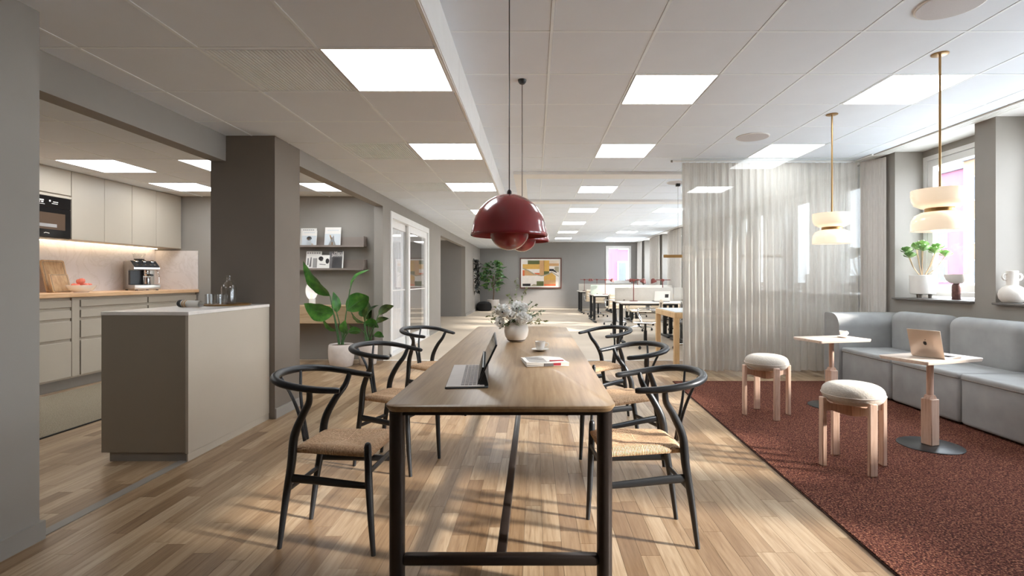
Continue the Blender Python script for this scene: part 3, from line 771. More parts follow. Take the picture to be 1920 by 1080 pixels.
red_pendant(-.096, 3.83, 1.485, .205, 'glossy dark red double dome pendant, the one behind')

# ------------------------------------------------------------------ things on the table
# keyboard tablet
tt = thing('tablet_computer', 'tablet computer standing in an open keyboard case on dining table', 'tablet', (-.315, 2.446, TZ), R(5.2))
MB().bbox(-.092, .092, -.279, .279, 0, .006, .003, 1).build('case_base', M_black, tt)
kd = MB().bbox(-.089, .075, -.275, .275, .006, .010, .002, 1).build('keyboard_deck', plain('pale_grey_fabric', rgb(206, 198, 192), .7), tt)
kb = plain('keycap_grey', rgb(158, 150, 146), .6)
key = MB().bbox(-.0066, .0066, -.0165, .0165, 0, .003, .001, 1).mesh('key', kb, smooth=False)
for i in range(5):
    for j in range(13):
        o = bpy.data.objects.new('key', key); COL.objects.link(o); o.parent = kd; o.location = (-.018 + i * .0168, -.236 + j * .0393, .010)
b = MB(Matrix.Translation((.045, 0, .012)) @ Matrix.Rotation(R(26), 4, 'Y')); b.bbox(-.004, .004, -.262, .262, .012, .19, .003, 2)
b.build('screen_slab', M_black, tt)
b = MB(Matrix.Translation((.045, 0, .012)) @ Matrix.Rotation(R(26), 4, 'Y')); b.box(-.0048, -.0038, -.25, .25, .022, .182)
b.build('display', M_screen, tt, smooth=False)
MB().prism([(.045, .01), (.085, .006), (.092, .006), (.092, .01), (.072, .085), (.066, .085)], -.25, .25, 'y').build('stand_flap', M_black, tt, smooth=False)
# vase
VP = (-.139, 3.815, TZ)
va = thing('flower_vase', 'round whitewashed clay vase on the dining table', 'vase', VP)
MB().lathe([(.045, 0), (.062, .008), (.083, .04), (.091, .08), (.086, .115), (.066, .145), (.052, .158), (.05, .165), (.044, .164), (.045, .15), (.02, .14)], 36).build('vase_body', M_matt, va, ang=60)
MB().lathe([(.0455, 0), (.0635, .0088), (.07, .016)], 36, cap1=False).build('foot_ring', plain('dark_clay', rgb(96, 84, 76), .9), va)
# bouquet
bq = thing('bouquet', 'loose bouquet of white flowers and green sprigs in the clay vase', 'flowers', (VP[0], VP[1], TZ + .15))
def flower_ball(c, r, k, seed):
    q = random.Random(seed); b = MB()
    for i in range(k):
        z = 1 - 2 * (i + .5) / k; a = i * 2.39996; rr = math.sqrt(max(0, 1 - z * z))
        d = Vector((rr * math.cos(a), rr * math.sin(a), z)); s = d.orthogonal().normalized(); u = d.cross(s)
        rot = q.uniform(0, 6.3); s2 = s * math.cos(rot) + u * math.sin(rot); u2 = d.cross(s2)
        p = Vector(c) + d * r * .45; L = r * q.uniform(.5, .75); wv = L * .5
        tip = p + d * L * .8 + s2 * L * .35
        b.add([p - u2 * wv * .3, p + u2 * wv * .3, p + d * L * .5 + u2 * wv, tip + u2 * wv * .3, tip - u2 * wv * .3, p + d * L * .5 - u2 * wv], [(0, 1, 2, 3, 4, 5)])
    b.sphere(c, r * .55, 10, 7)
    return b
heads = [((-.10, -.05, .085), .054, 80), ((.045, -.075, .03), .052, 90), ((-.045, -.075, .055), .042, 60), ((0, -.02, .11), .048, 70), ((.055, -.01, .105), .038, 50), ((-.12, -.055, .0), .040, 56), ((.09, -.03, .025), .032, 44)]
for i, (c, r, k) in enumerate(heads):
    f = flower_ball(c, r, k, i).build('flower_head', M_petal, bq, smooth=False, fix=False)
    MB().tube([(0, 0, -.08), (c[0] * .4, c[1] * .4, c[2] * .2 - .02), (c[0] * .95, c[1] * .95, c[2] - r * .4)], .0022, 6).build('stem', M_stem, f)
    if i in (0, 2, 3, 5): MB().sphere((c[0] + .004, c[1] - r * .97, c[2] - r * .2), .0065, 8, 6).build('flower_eye', M_ink, f)
def small_leaf(b, p, d, L, w, q, bend=.2):
    d = Vector(d).normalized(); s = d.cross(Vector((q.uniform(-1, 1), q.uniform(-1, 1), q.uniform(.2, 1)))).normalized(); n = s.cross(d)
    p = Vector(p); m = p + d * L * .45 + n * L * .06; e = p + d * L - n * L * bend
    b.add([p, m + s * w, e, m - s * w, p + d * L * .5 - n * L * .04], [(0, 1, 4), (1, 2, 4), (2, 3, 4), (3, 0, 4)])
q = random.Random(3)
tipspots = [(-.23, .0, .03, M_sprig), (-.2, .05, .0, M_sprig), (-.06, .0, .2, M_sprig), (.0, .05, .32, M_sprig), (.07, .0, .25, M_sprig), (.14, -.02, .12, M_sprig), (.2, .0, .07, M_sage), (.21, -.03, .0, M_sprig), (.17, -.06, -.02, M_sprig),
            (-.15, -.02, .1, M_sprig), (-.17, -.05, .07, M_sage), (.11, .03, .14, M_sage), (.16, .02, .05, M_sage), (-.03, -.03, .17, M_sprig), (-.07, -.07, -.03, M_leafdk), (-.02, -.08, .0, M_leafdk), (.12, -.06, .06, M_sage), (.03, -.05, .1, M_sage), (-.12, -.07, -.05, M_sage), (.0, -.09, -.02, M_sage)]
for i, (x, y, z, m) in enumerate(tipspots):
    b = MB(); e = Vector((x, y, z)); base = Vector((x * .12, y * .12, -.06)); mid = base.lerp(e, .55) + Vector((0, 0, .03))
    pts = [base, base.lerp(mid, .5) + Vector((0, 0, .012)), mid, mid.lerp(e, .5) + Vector((0, 0, .008)), e]
    b.tube(pts, [.0016, .0014, .0012, .001, .0008], 5)
    for k in range(14):
        tpos = .35 + .65 * k / 13; seg = min(3, int(tpos * 4)); p = pts[seg].lerp(pts[seg + 1], tpos * 4 - seg)
        small_leaf(b, p, (q.uniform(-1, 1) + x * 3, q.uniform(-1, 1), q.uniform(-.6, 1)), q.uniform(.018, .034), q.uniform(.005, .009), q)
    s = b.build('leaf_sprig', m, bq, smooth=False, fix=False)
# coffee cup and saucer
def cup(label, loc, rz, s=1.0):
    t = thing('coffee_cup', label, 'cup', loc, rz)
    MB().lathe([(.022*s, 0), (.03*s, .002), (.05*s, .009), (.0565*s, .013), (.0565*s, .0145), (.048*s, .0115), (.025*s, .006)], 32).build('saucer', M_ceram, t)
    MB().lathe([(.018*s, .007), (.02*s, .009), (.029*s, .03), (.034*s, .062), (.0335*s, .0625), (.032*s, .061), (.027*s, .03), (.018*s, .012)], 32).build('cup_body', M_ceram, t)
    MB().lathe([(.0312*s, .0545), (.0, .0548)], 28, cap1=False).build('coffee', M_coffee, t)
    MB().tube(smooth_path([(.031*s, 0, .052), (.05*s, 0, .05), (.051*s, 0, .034), (.03*s, 0, .024)], 5), .0034, 8).build('handle', M_ceram, t)
cup('white coffee cup on a saucer on the dining table', (.034, 3.307, TZ), 0)
# newspaper
nw = thing('newspaper', 'folded newspaper lying on the dining table', 'newspaper', (.05, 2.83, TZ), R(9))
vsn, fsn = [], []
MB().bbox(-.114, .114, -.122, .122, 0, .009, .003, 1).build('lower_fold', M_paper, nw)
b = MB(); NX, NY = 16, 6
for k, (dz) in enumerate((.009, .021)):
    for i in range(NX + 1):
        for j in range(NY + 1):
            x = -.114 + .228 * i / NX; y = -.122 + .244 * j / NY
            z = dz + (.003 * math.sin(x * 30 + y * 12) + .002 * math.sin(y * 40)) * (1 if k else .2) - (.004 * (i / NX) ** 3 if k else 0)
            vsn.append((x, y, max(z, .009)))
M1 = (NX + 1) * (NY + 1)
idx = lambda k, i, j: k * M1 + i * (NY + 1) + j
for i in range(NX):
    for j in range(NY): fsn.append((idx(1, i, j), idx(1, i+1, j), idx(1, i+1, j+1), idx(1, i, j+1)))
for i in range(NX):
    fsn.append((idx(0, i, 0), idx(0, i+1, 0), idx(1, i+1, 0), idx(1, i, 0))); fsn.append((idx(0, i, NY), idx(1, i, NY), idx(1, i+1, NY), idx(0, i+1, NY)))
for j in range(NY):
    fsn.append((idx(0, 0, j), idx(1, 0, j), idx(1, 0, j+1), idx(0, 0, j+1))); fsn.append((idx(0, NX, j), idx(0, NX, j+1), idx(1, NX, j+1), idx(1, NX, j)))
b.add(vsn, fsn).build('upper_fold', M_paper, nw)
b = MB(); b.box(.02, .095, -.075, -.055, .022, .0245); b.cur = 1
for k in range(7): b.box(-.095, .0, -.1 + k * .028, -.094 + k * .028, .0215, .0236)
b.cur = 2; b.box(-.02, .03, -.1235, -.122, .003, .018); b.cur = 0; b.box(.03, .07, -.1235, -.122, .006, .019)
b.build('print', [M_printred, M_printmid, M_papergrey], nw, smooth=False, label='red headline block and grey column print')

# ------------------------------------------------------------------ lounge: rug, sofa, stools, side tables
P = [(1.612, 5.97), (4.16, 5.97), (4.16, 1.2), (1.432, 1.2)]
rg = MB().prism(P, .0008, .011).build('rug', M_rug, smooth=False); tag(rg, 'large rust brown pile rug under the sofa and stools', 'rug')
MB().prism([(1.605, 5.978), (4.165, 5.978), (4.165, 1.19), (1.424, 1.19)], .0006, .006).build('binding', M_rugedge, rg, smooth=False)
RZ = .011
def sofa_module(y0, y1, label, back0=None, back1=None):
    t = thing('sofa_module', label, 'sofa', (3.83, (y0 + y1) / 2, RZ), 0, 'pale grey sofa modules')
    h = (y1 - y0) / 2 - .004
    MB().bbox(-.38, .37, -h, h, .012, .405 - RZ, .03, 4).build('seat_base', M_sofa, t, ang=60)
    MB().bbox(-.385, .36, -h + .002, h - .002, .375 - RZ, .432 - RZ, .022, 4).build('seat_cushion', M_sofa, t, ang=60)
    MB().tube([(-.386, -h + .02, .392 - RZ), (-.386, h - .02, .392 - RZ)], .003, 6).build('piping', M_plinth, t)
    for sx in (-.3, .3):
        for sy in (-h + .08, h - .08): MB().lathe([(.02, 0), (.02, .014)], 10, (sx, sy, 0)).build('foot', M_black, t)
    b0 = -h if back0 is None else back0 - (y0 + y1) / 2; b1 = h if back1 is None else back1 - (y0 + y1) / 2
    MB().bbox(.14, .375, b0, b1, .36 - RZ, .84 - RZ, .1, 7).build('backrest', M_sofa, t, ang=60)
    return t
sofa_module(4.166, 4.966, 'pale grey sofa module behind the laptop side table')
sofa_module(3.36, 4.16, 'pale grey sofa module cut by the right picture edge')
cm = sofa_module(4.972, 5.77, 'pale grey corner sofa module with high return against curtain')
yc = (4.972 + 5.77) / 2
prof = [(5.765, .36)]
for i in range(9):
    a = R(180 - 90 * i / 8); prof.append((5.765 + .15 + .15 * math.cos(a), .66 + .15 * math.sin(a)))
for i in range(5):
    a = R(90 - 90 * i / 4); prof.append((6.03 + .03 * math.cos(a), .78 + .03 * math.sin(a)))
prof += [(6.06, .02), (5.78, .02)]
MB().prism([(y - yc, z - RZ) for y, z in prof], -.405, .37, 'x').build('return_backrest', M_sofa, cm, ang=50)

def make_stool():
    t = thing('stool', 'x', 'stool')
    for k in range(4):
        a = R(90 * k); mt = Matrix.Rotation(a, 4, 'Z')
        MB(mt).bbox(.178, .205, -.024, .024, 0, .437, .004, 1).build('leg', M_ash, t)
    for k in range(4):
        mt = Matrix.Rotation(R(90 * k), 4, 'Z')
        poly = [(0, .315), (.03, .318), (.09, .335), (.14, .352), (.182, .352), (.182, .425), (.15, .40), (.08, .385), (0, .38)]
        MB(mt).prism(poly, -.011, .011, 'y').build('rail', M_ash, t, smooth=False)
    prof = []
    for i in range(21):
        a = R(-90 + 180 * i / 20); c, s = math.cos(a), math.sin(a)
        prof.append((max(.001, .178 * (abs(c) ** .6)) if i not in (0, 20) else .001, .462 + .076 * math.copysign(abs(s) ** .9, s) - (.012 * (1 - abs(c)) if s > 0 else -.01 * (1 - abs(c)))))
    cu = MB().lathe(prof, 40, cap0=False, cap1=False).build('cushion', M_boucle, t, ang=70)
    MB().tube([(.181 * math.cos(R(a)), .181 * math.sin(R(a)), .458) for a in range(0, 361, 10)], .0022, 6, cap=False).build('seam', M_pot, cu)
    return t
st = make_stool(); st.location = (2.03, 3.27, RZ); st['label'] = 'round cream stool nearest, beside the laptop side table'; st['group'] = 'cream cushioned stools'
st2 = copy_tree(st); st2.location = (2.03, 4.49, RZ); st2['label'] = 'round cream stool further back, in front of sheer curtain'

def make_side_table():
    t = thing('side_table', 'x', 'table')
    b = MB(); slab(b, .285, .175, .03, .612, .636, .006, 5)
    b.build('table_top', M_ashtop, t)
    MB().lathe([(.2, 0), (.2, .004), (.19, .008), (.01, .009)], 56).build('base_plate', M_blackmetal, t)
    MB().bbox(-.039, .039, -.039, .039, .008, .335, .004, 1).build('lower_column', M_ash, t)
    MB().prism([(-.039, .335), (.039, .335), (.022, .362), (-.022, .362)], -.022, .022, 'y').build('shoulder', M_ash, t, smooth=False)
    MB().lathe([(.0215, .335), (.0215, .614)], 20).build('upper_column', M_ash, t)
    return t
s1 = make_side_table(); s1.location = (2.822, 3.657, RZ); s1.rotation_euler = (0, 0, R(18)); s1['label'] = 'small pedestal table carrying the laptop beside the sofa'; s1['group'] = 'pedestal side tables'
s2 = copy_tree(s1); s2.location = (2.78, 4.80, RZ); s2.rotation_euler = (0, 0, R(13)); s2['label'] = 'small pedestal table carrying a coffee cup by the sofa corner'
cup('white coffee cup on the far pedestal side table', (2.91, 4.83, .636 + RZ), R(10), 1.0)
# laptop on the near side table
LZ = .636 + RZ
lp = thing('laptop', 'open silver laptop with dark fruit emblem on the pedestal table', 'laptop', (2.845, 3.63, LZ), R(-68)); lp.scale = (.8, .92, 1)
MB().bbox(-.135, .135, -.10, .10, .001, .012, .004, 2).build('laptop_base', M_alu, lp)
b = MB()
for i in range(5):
    for j in range(12): b.box(-.118 + j * .0198, -.118 + j * .0198 + .016, -.03 + i * .0175, -.03 + i * .0175 + .013, .012, .0132)
o = b.build('keyboard', M_screen, lp, smooth=False); o['kind'] = 'stuff'
mt = Matrix.Translation((0, -.10, .012)) @ Matrix.Rotation(R(17), 4, 'X')
MB(mt).bbox(-.135, .135, -.006, .0, 0, .195, .003, 2).build('laptop_lid', M_alu, lp)
MB(mt).box(-.128, .128, .0, .0008, .01, .188).build('display', M_screen, lp, smooth=False)
ap = []
for i in range(28):
    a = 2 * math.pi * i / 28; r = .0155 * (1 + .05 * math.cos(2 * a)); x, z = r * .92 * math.cos(a), r * math.sin(a)
    dx, dz = x - .019, z - .002; dd = math.hypot(dx, dz)
    if dd < .0075: x, z = .019 + dx / dd * .0075, .002 + dz / dd * .0075
    if abs(a - math.pi / 2) < .3: z -= .002
    ap.append((x, z + .098))
b = MB(mt); b.prism(ap, -.0066, -.0055, 'y')
b.prism([(.001, .117), (.003, .124), (.008, .128), (.0075, .121), (.004, .1175)], -.0066, -.0055, 'y')
b.build('emblem', M_ink, lp, smooth=False, label='dark fruit shaped emblem')

# ------------------------------------------------------------------ opal glass pendants
def opal(x, y, zb, label):
    t = thing('pendant_lamp', label, 'pendant lamp', (x, y, zb), 0, 'opal glass pendant lamps over the lounge')
    r = .16
    lo = [(r - .008, .0), (r, .001), (r, .045), (r * .97, .075), (r * .86, .105), (r * .66, .122), (r * .5, .126)]
    up = [(r * .5, .150), (r * .66, .153), (r * .88, .172), (r * .97, .2), (r, .235), (r, .272), (r - .007, .273), (r - .008, .235), (r * .9, .2), (r * .8, .178), (.01, .165)]
    MB().lathe(lo, 48).build('lower_shade', M_opal, t, ang=60)
    MB().lathe(up, 48, cap1=False).build('upper_shade', M_opal, t, ang=60)
    MB().lathe([(.082, .126), (.084, .128), (.084, .148), (.082, .150)], 40).build('collar', M_brass, t)
    top = ZR - .012 - zb
    MB().tube([(0, 0, .16), (0, 0, top)], .007, 12).build('rod', M_brass, t)
    MB().lathe([(.045, top - .006), (.05, top - .004), (.05, top)], 32).build('ceiling_plate', M_brass, t)
opal(2.68, 3.388, 1.518, 'opal glass and brass pendant in front of window, the nearer one')
opal(2.686, 4.63, 1.518, 'opal glass and brass pendant in front of the sheer curtain')

# ------------------------------------------------------------------ sheer curtain and glass partition
def curtain(name, pts, z0, z1, folds, amp, mat, label, cat='curtain', seed=1, nz=14, per=10, gather=.35, group=None):
    q = random.Random(seed); L = [0]
    for a, b in zip(pts, pts[1:]): L.append(L[-1] + math.hypot(b[0] - a[0], b[1] - a[1]))
    tot = L[-1]; n = folds * per; vs, fs = [], []
    ph = [q.uniform(-.9, .9) for _ in range(folds + 2)]; am = [q.uniform(.45, 1.25) for _ in range(folds + 2)]
    for k in range(nz + 1):
        tz = k / nz; z = z0 + (z1 - z0) * tz
        for i in range(n + 1):
            s = i / n * tot; seg = max(0, min(len(L) - 2, next((m for m in range(len(L) - 1) if s <= L[m + 1] + 1e-9), len(L) - 2)))
            u = (s - L[seg]) / (L[seg + 1] - L[seg]); a, b = pts[seg], pts[seg + 1]
            tx, ty = (b[0] - a[0]) / (L[seg+1] - L[seg]), (b[1] - a[1]) / (L[seg+1] - L[seg])
            f = i / per; fi = int(f); w = f - fi; A = am[fi] * (1 - w) + am[fi + 1] * w; Pz = ph[fi] * (1 - w) + ph[fi + 1] * w
            g = gather + (1 - gather) * (1 - tz) ** .6
            off = amp * A * g * math.sin(2 * math.pi * f + Pz * (1 - tz) * 1.2) + amp * .35 * (1 - g) * math.sin(2 * math.pi * f * 3)
            vs.append((a[0] + (b[0] - a[0]) * u - ty * off, a[1] + (b[1] - a[1]) * u + tx * off, z + (.008 * math.sin(f * 2.2) if k == 0 else 0)))
    for k in range(nz):
        for i in range(n): fs.append((k*(n+1) + i, k*(n+1) + i + 1, (k+1)*(n+1) + i + 1, (k+1)*(n+1) + i))
    o = MB().add(vs, fs).build(name, mat, smooth=True, ang=180, fix=False)
    return tag(o, label, cat, group)
curtain('curtain', [(1.85, 6.43), (4.05, 6.43)], .05, ZR - .04, 25, .04, M_sheer, 'full height sheer beige curtain behind the stools', seed=4)
curtain('curtain', [(4.06, 6.40), (4.185, 6.1)], .05, ZR - .045, 5, .02, M_drape, 'short return of beige curtain against the window pier', seed=9)
t = thing('curtain_track', 'thin white curtain track on the ceiling above sheer curtain', 'curtain track', (1.72, 6.43, ZR - .03))
MB().bbox(0, 2.31, -.012, .012, 0, .018, .003, 1).build('rail', M_white, t)
MB().bbox(2.285, 2.31, -.34, .012, 0, .018, .003, 1).build('rail', M_white, t)
MB().lathe([(.012, -.006), (.014, 0), (.014, .018)], 12).build('end_stop', M_plinth, t)
gp = MB().box(1.80, 4.0, 6.29, 6.30, .0, ZR - .014).build('glass_partition', M_partglass, smooth=False); tag(gp, 'clear full height glass partition in front of the sheer curtain', 'partition')
curtain('curtain', [(4.195, 6.56), (4.195, 9.95)], .04, ZR - .045, 24, .025, M_sheerw, 'white sheer curtain drawn across the windows behind the partition', seed=31)
curtain('curtain', [(-2.62, 8.05), (-2.62, 10.6)], .03, 2.2, 16, .035, M_sheerw, 'white sheer curtain behind the sliding glass door', seed=11)
# curtains on the piers of the office windows
for i, (y0, y1, lab) in enumerate(((14.42, 16.0, 'grey linen curtain on the pier nearest beyond the brass pendant'), (17.0, 18.5, 'grey linen curtain on the middle office window pier'), (19.8, 20.75, 'pale linen curtain in the corner beside the far window'), (11.45, 11.95, 'linen curtain bunch on a pier well behind the partition'), (13.2, 13.4, 'narrow linen curtain bunch before the last office piers'))):
    curtain('curtain', [(4.14, y0), (4.14, y1)], .04, ZR - .045, max(3, int((y1 - y0) * 7)), .035, M_drape, lab, seed=20 + i, group='linen curtains on the office piers')
# ------------------------------------------------------------------ window sill things
SX = SILL
pp = thing('potted_succulent', 'branching succulent in a footed white pot on window sill', 'potted plant', (4.345, 5.735, SX))
MB().lathe([(.10, .045), (.118, .05), (.124, .07), (.126, .255), (.122, .258), (.118, .25), (.116, .235), (.01, .232)], 36).build('pot', M_ceram, pp)
for k in range(3):
    a = R(90 + 120 * k); MB().lathe([(.018, 0), (.02, .05)], 14, (.065 * math.cos(a), .065 * math.sin(a), 0)).build('pot_foot', M_plinth, pp)
MB().lathe([(.115, .234), (.01, .238)], 24, cap1=False).build('soil', M_soil, pp)
q = random.Random(5)
tips = [(-.17, -.05, .46), (-.10, -.12, .53), (-.03, .03, .57), (.05, -.10, .545), (.10, -.02, .52), (.0, -.13, .50), (-.11, .06, .52), (.13, -.10, .47), (.02, .1, .56), (-.05, -.05, .58)]
for i, (x, y, z) in enumerate(tips):
    e = Vector((x * 1.15, y * 1.3, z)); base = Vector((x * .12, y * .12, .235)); out = Vector((x * .75, y * .75, .235 + (z - .235) * .45))
    br = MB().tube(smooth_path([tuple(base), tuple(base.lerp(out, .7)), tuple(out), tuple(e)], 4), .0045, 7).build('branch', M_twig, pp)
    b = MB()
    for k in range(13):
        a = k * 2.4; el = .15 + .85 * k / 13; d = Vector((math.cos(a) * (1 - el * .7), math.sin(a) * (1 - el * .7), .25 + el * 1.1)).normalized()
        L = .092 * (1 - .2 * el); s = d.cross(Vector((0, 0, 1))).normalized(); n = s.cross(d)
        p = e - Vector((0, 0, .01)); w = .031
        b.add([p - n * .003, p + d * L * .35 + s * w * .6, p + d * L * .75 + s * w, p + d * L + n * .012, p + d * L * .75 - s * w, p + d * L * .35 - s * w * .6, p + d * L * .6 - n * .012],
              [(0, 1, 6), (1, 2, 6), (2, 3, 6), (3, 4, 6), (4, 5, 6), (5, 0, 6)])
    b.build('leaf_rosette', M_succ, br, ang=60, fix=False)
tl = thing('table_lamp', 'small lamp with purple marble foot and white bowl shade on sill', 'lamp', (4.345, 5.28, SX))
MB().lathe([(.035, 0), (.038, .004), (.038, .14), (.034, .158), (.02, .168)], 28).build('base', M_marbled, tl)
MB().lathe([(.02, .166), (.05, .172), (.085, .2), (.1, .24), (.102, .262), (.097, .262), (.09, .235), (.06, .19), (.01, .18)], 36).build('shade', M_ceram, tl)
vz = thing('vase', 'matt white two handled bottle vase on the near window sill', 'vase', (4.275, 4.585, SX))
MB().lathe([(.055, 0), (.072, .006), (.094, .04), (.1, .075), (.094, .11), (.07, .14), (.046, .155), (.042, .16), (.042, .285), (.038, .287), (.036, .28), (.036, .17), (.01, .16)], 36).build('vase_body', M_matt, vz, ang=60)
for s in (-1, 1):
    mt = Matrix.Rotation(R(-12), 4, 'Z')
    MB(mt).tube(smooth_path([(s * .04, 0, .255), (s * .065, 0, .256), (s * .077, 0, .232), (s * .062, 0, .208), (s * .04, 0, .213)], 5), .0075, 9).build('handle', M_matt, vz)

# ------------------------------------------------------------------ kitchen
KF = -5.05                     # face of base cabinets
WT = 1.045                     # worktop height
DR = [(.136, .518), (.551, .74), (.773, .856), (.892, .966)]
def base_unit(y0, y1, label, drawers=True, groove=True):
    t = thing('base_cabinet', label, 'cabinet', (XK, (y0 + y1) / 2, 0), 0, 'kitchen base cabinets')
    h = (y1 - y0) / 2; d = KF - XK
    MB().box(.01, d - .022, -h + .001, h - .001, .115, WT - .047).build('body', M_cab, t, smooth=False)
    MB().box(.05, d - .06, -h, h, 0, .115).build('plinth', M_plinth, t, smooth=False)
    if drawers:
        for z0, z1 in DR:
            f = MB().bbox(d - .02, d, -h + .018, h - .006, z0, z1, .002, 1).build('drawer', M_cab, t, smooth=False)
            MB().box(d - .0215, d - .012, -h + .002, -h + .016, z0, z1).build('grip_groove', M_seal, f, smooth=False)
    else:
        MB().box(d - .022, d, -h + .001, h - .001, .136, WT - .05).build('front_panel', M_cab, t, smooth=False)
base_unit(4.4, 5.0, 'greige base cabinet with drawers, mostly behind the near wall')
base_unit(5.0, 5.585, 'greige base cabinet with four drawers under the cutting boards')
base_unit(5.585, 5.68, 'narrow plain greige filler panel between the drawer cabinets', False)
base_unit(5.68, 6.68, 'wide greige base cabinet with four drawers under the fruit bowl')
base_unit(6.68, YB - .005, 'greige base cabinet with drawers under the coffee machine')
wt = MB().bbox(XK + .002, -5.015, 4.2, YB - .002, WT - .045, WT, .004, 1).build('worktop', M_cork); tag(wt, 'long oak worktop along the kitchen wall', 'worktop')
sp = MB().box(XK + .002, XK + .012, 4.2, YB - .014, WT, 1.645).build('splashback', M_marble, smooth=False); tag(sp, 'marble splashback under the wall cabinets', 'splashback')
sp = MB().box(XK, -5.03, YB - .012, YB - .001, WT, 1.62).build('splashback', M_marble, smooth=False); tag(sp, 'marble splashback return on the kitchen end wall', 'splashback')
UF = -5.27
UY = [5.825, 6.27, 6.697, 7.126, 7.63]
for i in range(4):
    t = thing('wall_cabinet', 'tall greige kitchen wall cabinet, %s after the microwave' % ['first', 'second', 'third', 'last'][i], 'cabinet', (XK, (UY[i] + UY[i+1]) / 2, 1.65), 0, 'kitchen wall cabinets')
    h = (UY[i+1] - UY[i]) / 2; d = UF - XK
    MB().box(.012, d - .02, -h, h, 0, .775).build('body', M_cab, t, smooth=False)
    MB().bbox(d - .018, d, -h + .0025, h - .0025, .0, .775, .002, 1).build('door', M_cab, t, smooth=False)
t = thing('wall_cabinet', 'short greige wall cabinet above the built-in microwave', 'cabinet', (XK, 5.52, 2.13), 0, 'kitchen wall cabinets')
MB().box(.012, .39, -.30, .30, 0, .295).build('body', M_cab, t, smooth=False)
MB().bbox(.39, .41, -.298, .298, .012, .295, .002, 1).build('door', M_cab, t, smooth=False)
MB().box(.012, .412, -.30, .30, -.028, -.002).build('shelf_panel', M_cab, t, smooth=False)
mw = thing('microwave', 'black built-in microwave oven between the wall cabinets', 'microwave', (XK, 5.52, 1.65))
MB().box(.012, .4, -.29, .29, .0, .448).build('body', M_black, mw, smooth=False)
dr = MB().bbox(.4, .414, -.29, .29, .005, .325, .003, 1).build('door', M_screen, mw, smooth=False)
MB().box(.414, .4146, -.2, .22, .09, .27).build('window', M_ovenwin, dr, smooth=False)
MB().box(.4146, .415, -.10, .12, .115, .15).build('inner_plate', M_printmid, dr, smooth=False)
MB().tube([(.4146, -.03, .045), (.4146, -.01, .052), (.4146, .03, .046)], .004, 6).build('badge', M_paper, dr)
cp = MB().bbox(.4, .414, -.29, .29, .33, .445, .003, 1).build('control_panel', M_screen, mw, smooth=False)
b = MB()
for y, z, w, hh in ((-.2, .40, .008, .012), (-.2, .375, .008, .012), (-.10, .392, .07, .014), (-.1, .372, .03, .014), (-.06, .372, .025, .014), (.03, .39, .018, .018), (.075, .388, .06, .008), (.06, .37, .07, .006), (-.09, .355, .07, .004)): b.box(.414, .4145, y, y + w, z, z + hh)
b.build('display_symbols', M_paper, cp, smooth=False)
ls = MB().box(XK + .05, XK + .075, 4.6, YB - .05, 1.64, 1.648).build('light_strip', M_led, smooth=False); tag(ls, 'warm light strip under the kitchen wall cabinets', 'light strip')
# cutting boards leaning on the splashback
def board(name, label, x, y, w, h, lean, rz, r=.02, th=.018):
    t = thing(name, label, 'cutting board', (x, y, WT), rz, 'cutting boards on the worktop')
    mt = Matrix.Rotation(R(lean), 4, 'Y')
    MB(mt).prism([(p, z + h / 2) for p, z in rrect(w / 2, h / 2, r, 4)], -th / 2 + .012, th / 2 + .012, 'x').build('board', M_board, t, ang=40)
    MB(mt).tube([(th / 2 + .0125, p * .86, h / 2 + z * .9) for p, z in rrect(w / 2, h / 2, r, 4) + rrect(w / 2, h / 2, r, 4)[:1]], .0028, 6, cap=False).build('juice_groove', M_cab_shade, t)
board('cutting_board', 'large wooden cutting board leaning on the marble splashback', -5.54, 5.945, .27, .38, -14, R(-4))
board('cutting_board', 'small wooden cutting board leaning on the large board', -5.40, 5.84, .21, .215, -16, R(-6), .012, .014)
fb = thing('fruit_bowl', 'shallow white bowl of peaches on the oak worktop', 'bowl', (-5.2, 5.87, WT))
MB().lathe([(.065, 0), (.07, .008), (.11, .03), (.135, .075), (.137, .085), (.132, .085), (.105, .038), (.05, .016), (.01, .014)], 36).build('bowl_body', M_ceram, fb)
for i, (x, y, z) in enumerate(((-.07, -.03, .075), (.0, -.07, .07), (.07, -.02, .078), (.05, .06, .075), (-.03, .06, .075), (-.02, -.005, .125), (.045, -.045, .132))):
    t = thing('peach', ['pink peach at the left rim of the white bowl', 'pink peach at the front of the white bowl', 'pink peach inside the bowl right of centre', 'pink peach at the back of the white bowl', 'pink peach at the back left of the bowl', 'pink peach on top of the heap in the bowl', 'second pink peach on top of the heap in the bowl'][i], 'fruit', (-5.2 + x * .85, 5.87 + y * .85, WT + z), i * 1.1, 'peaches in the white bowl')
    MB().lathe([(.002, -.031), (.017, -.029), (.029, -.015), (.032, .004), (.026, .022), (.012, .029), (.004, .024)], 20).build('flesh', M_peach, t)
    MB().tube([(0, 0, .024), (.002, 0, .032)], .0018, 5).build('stalk', M_bark, t)
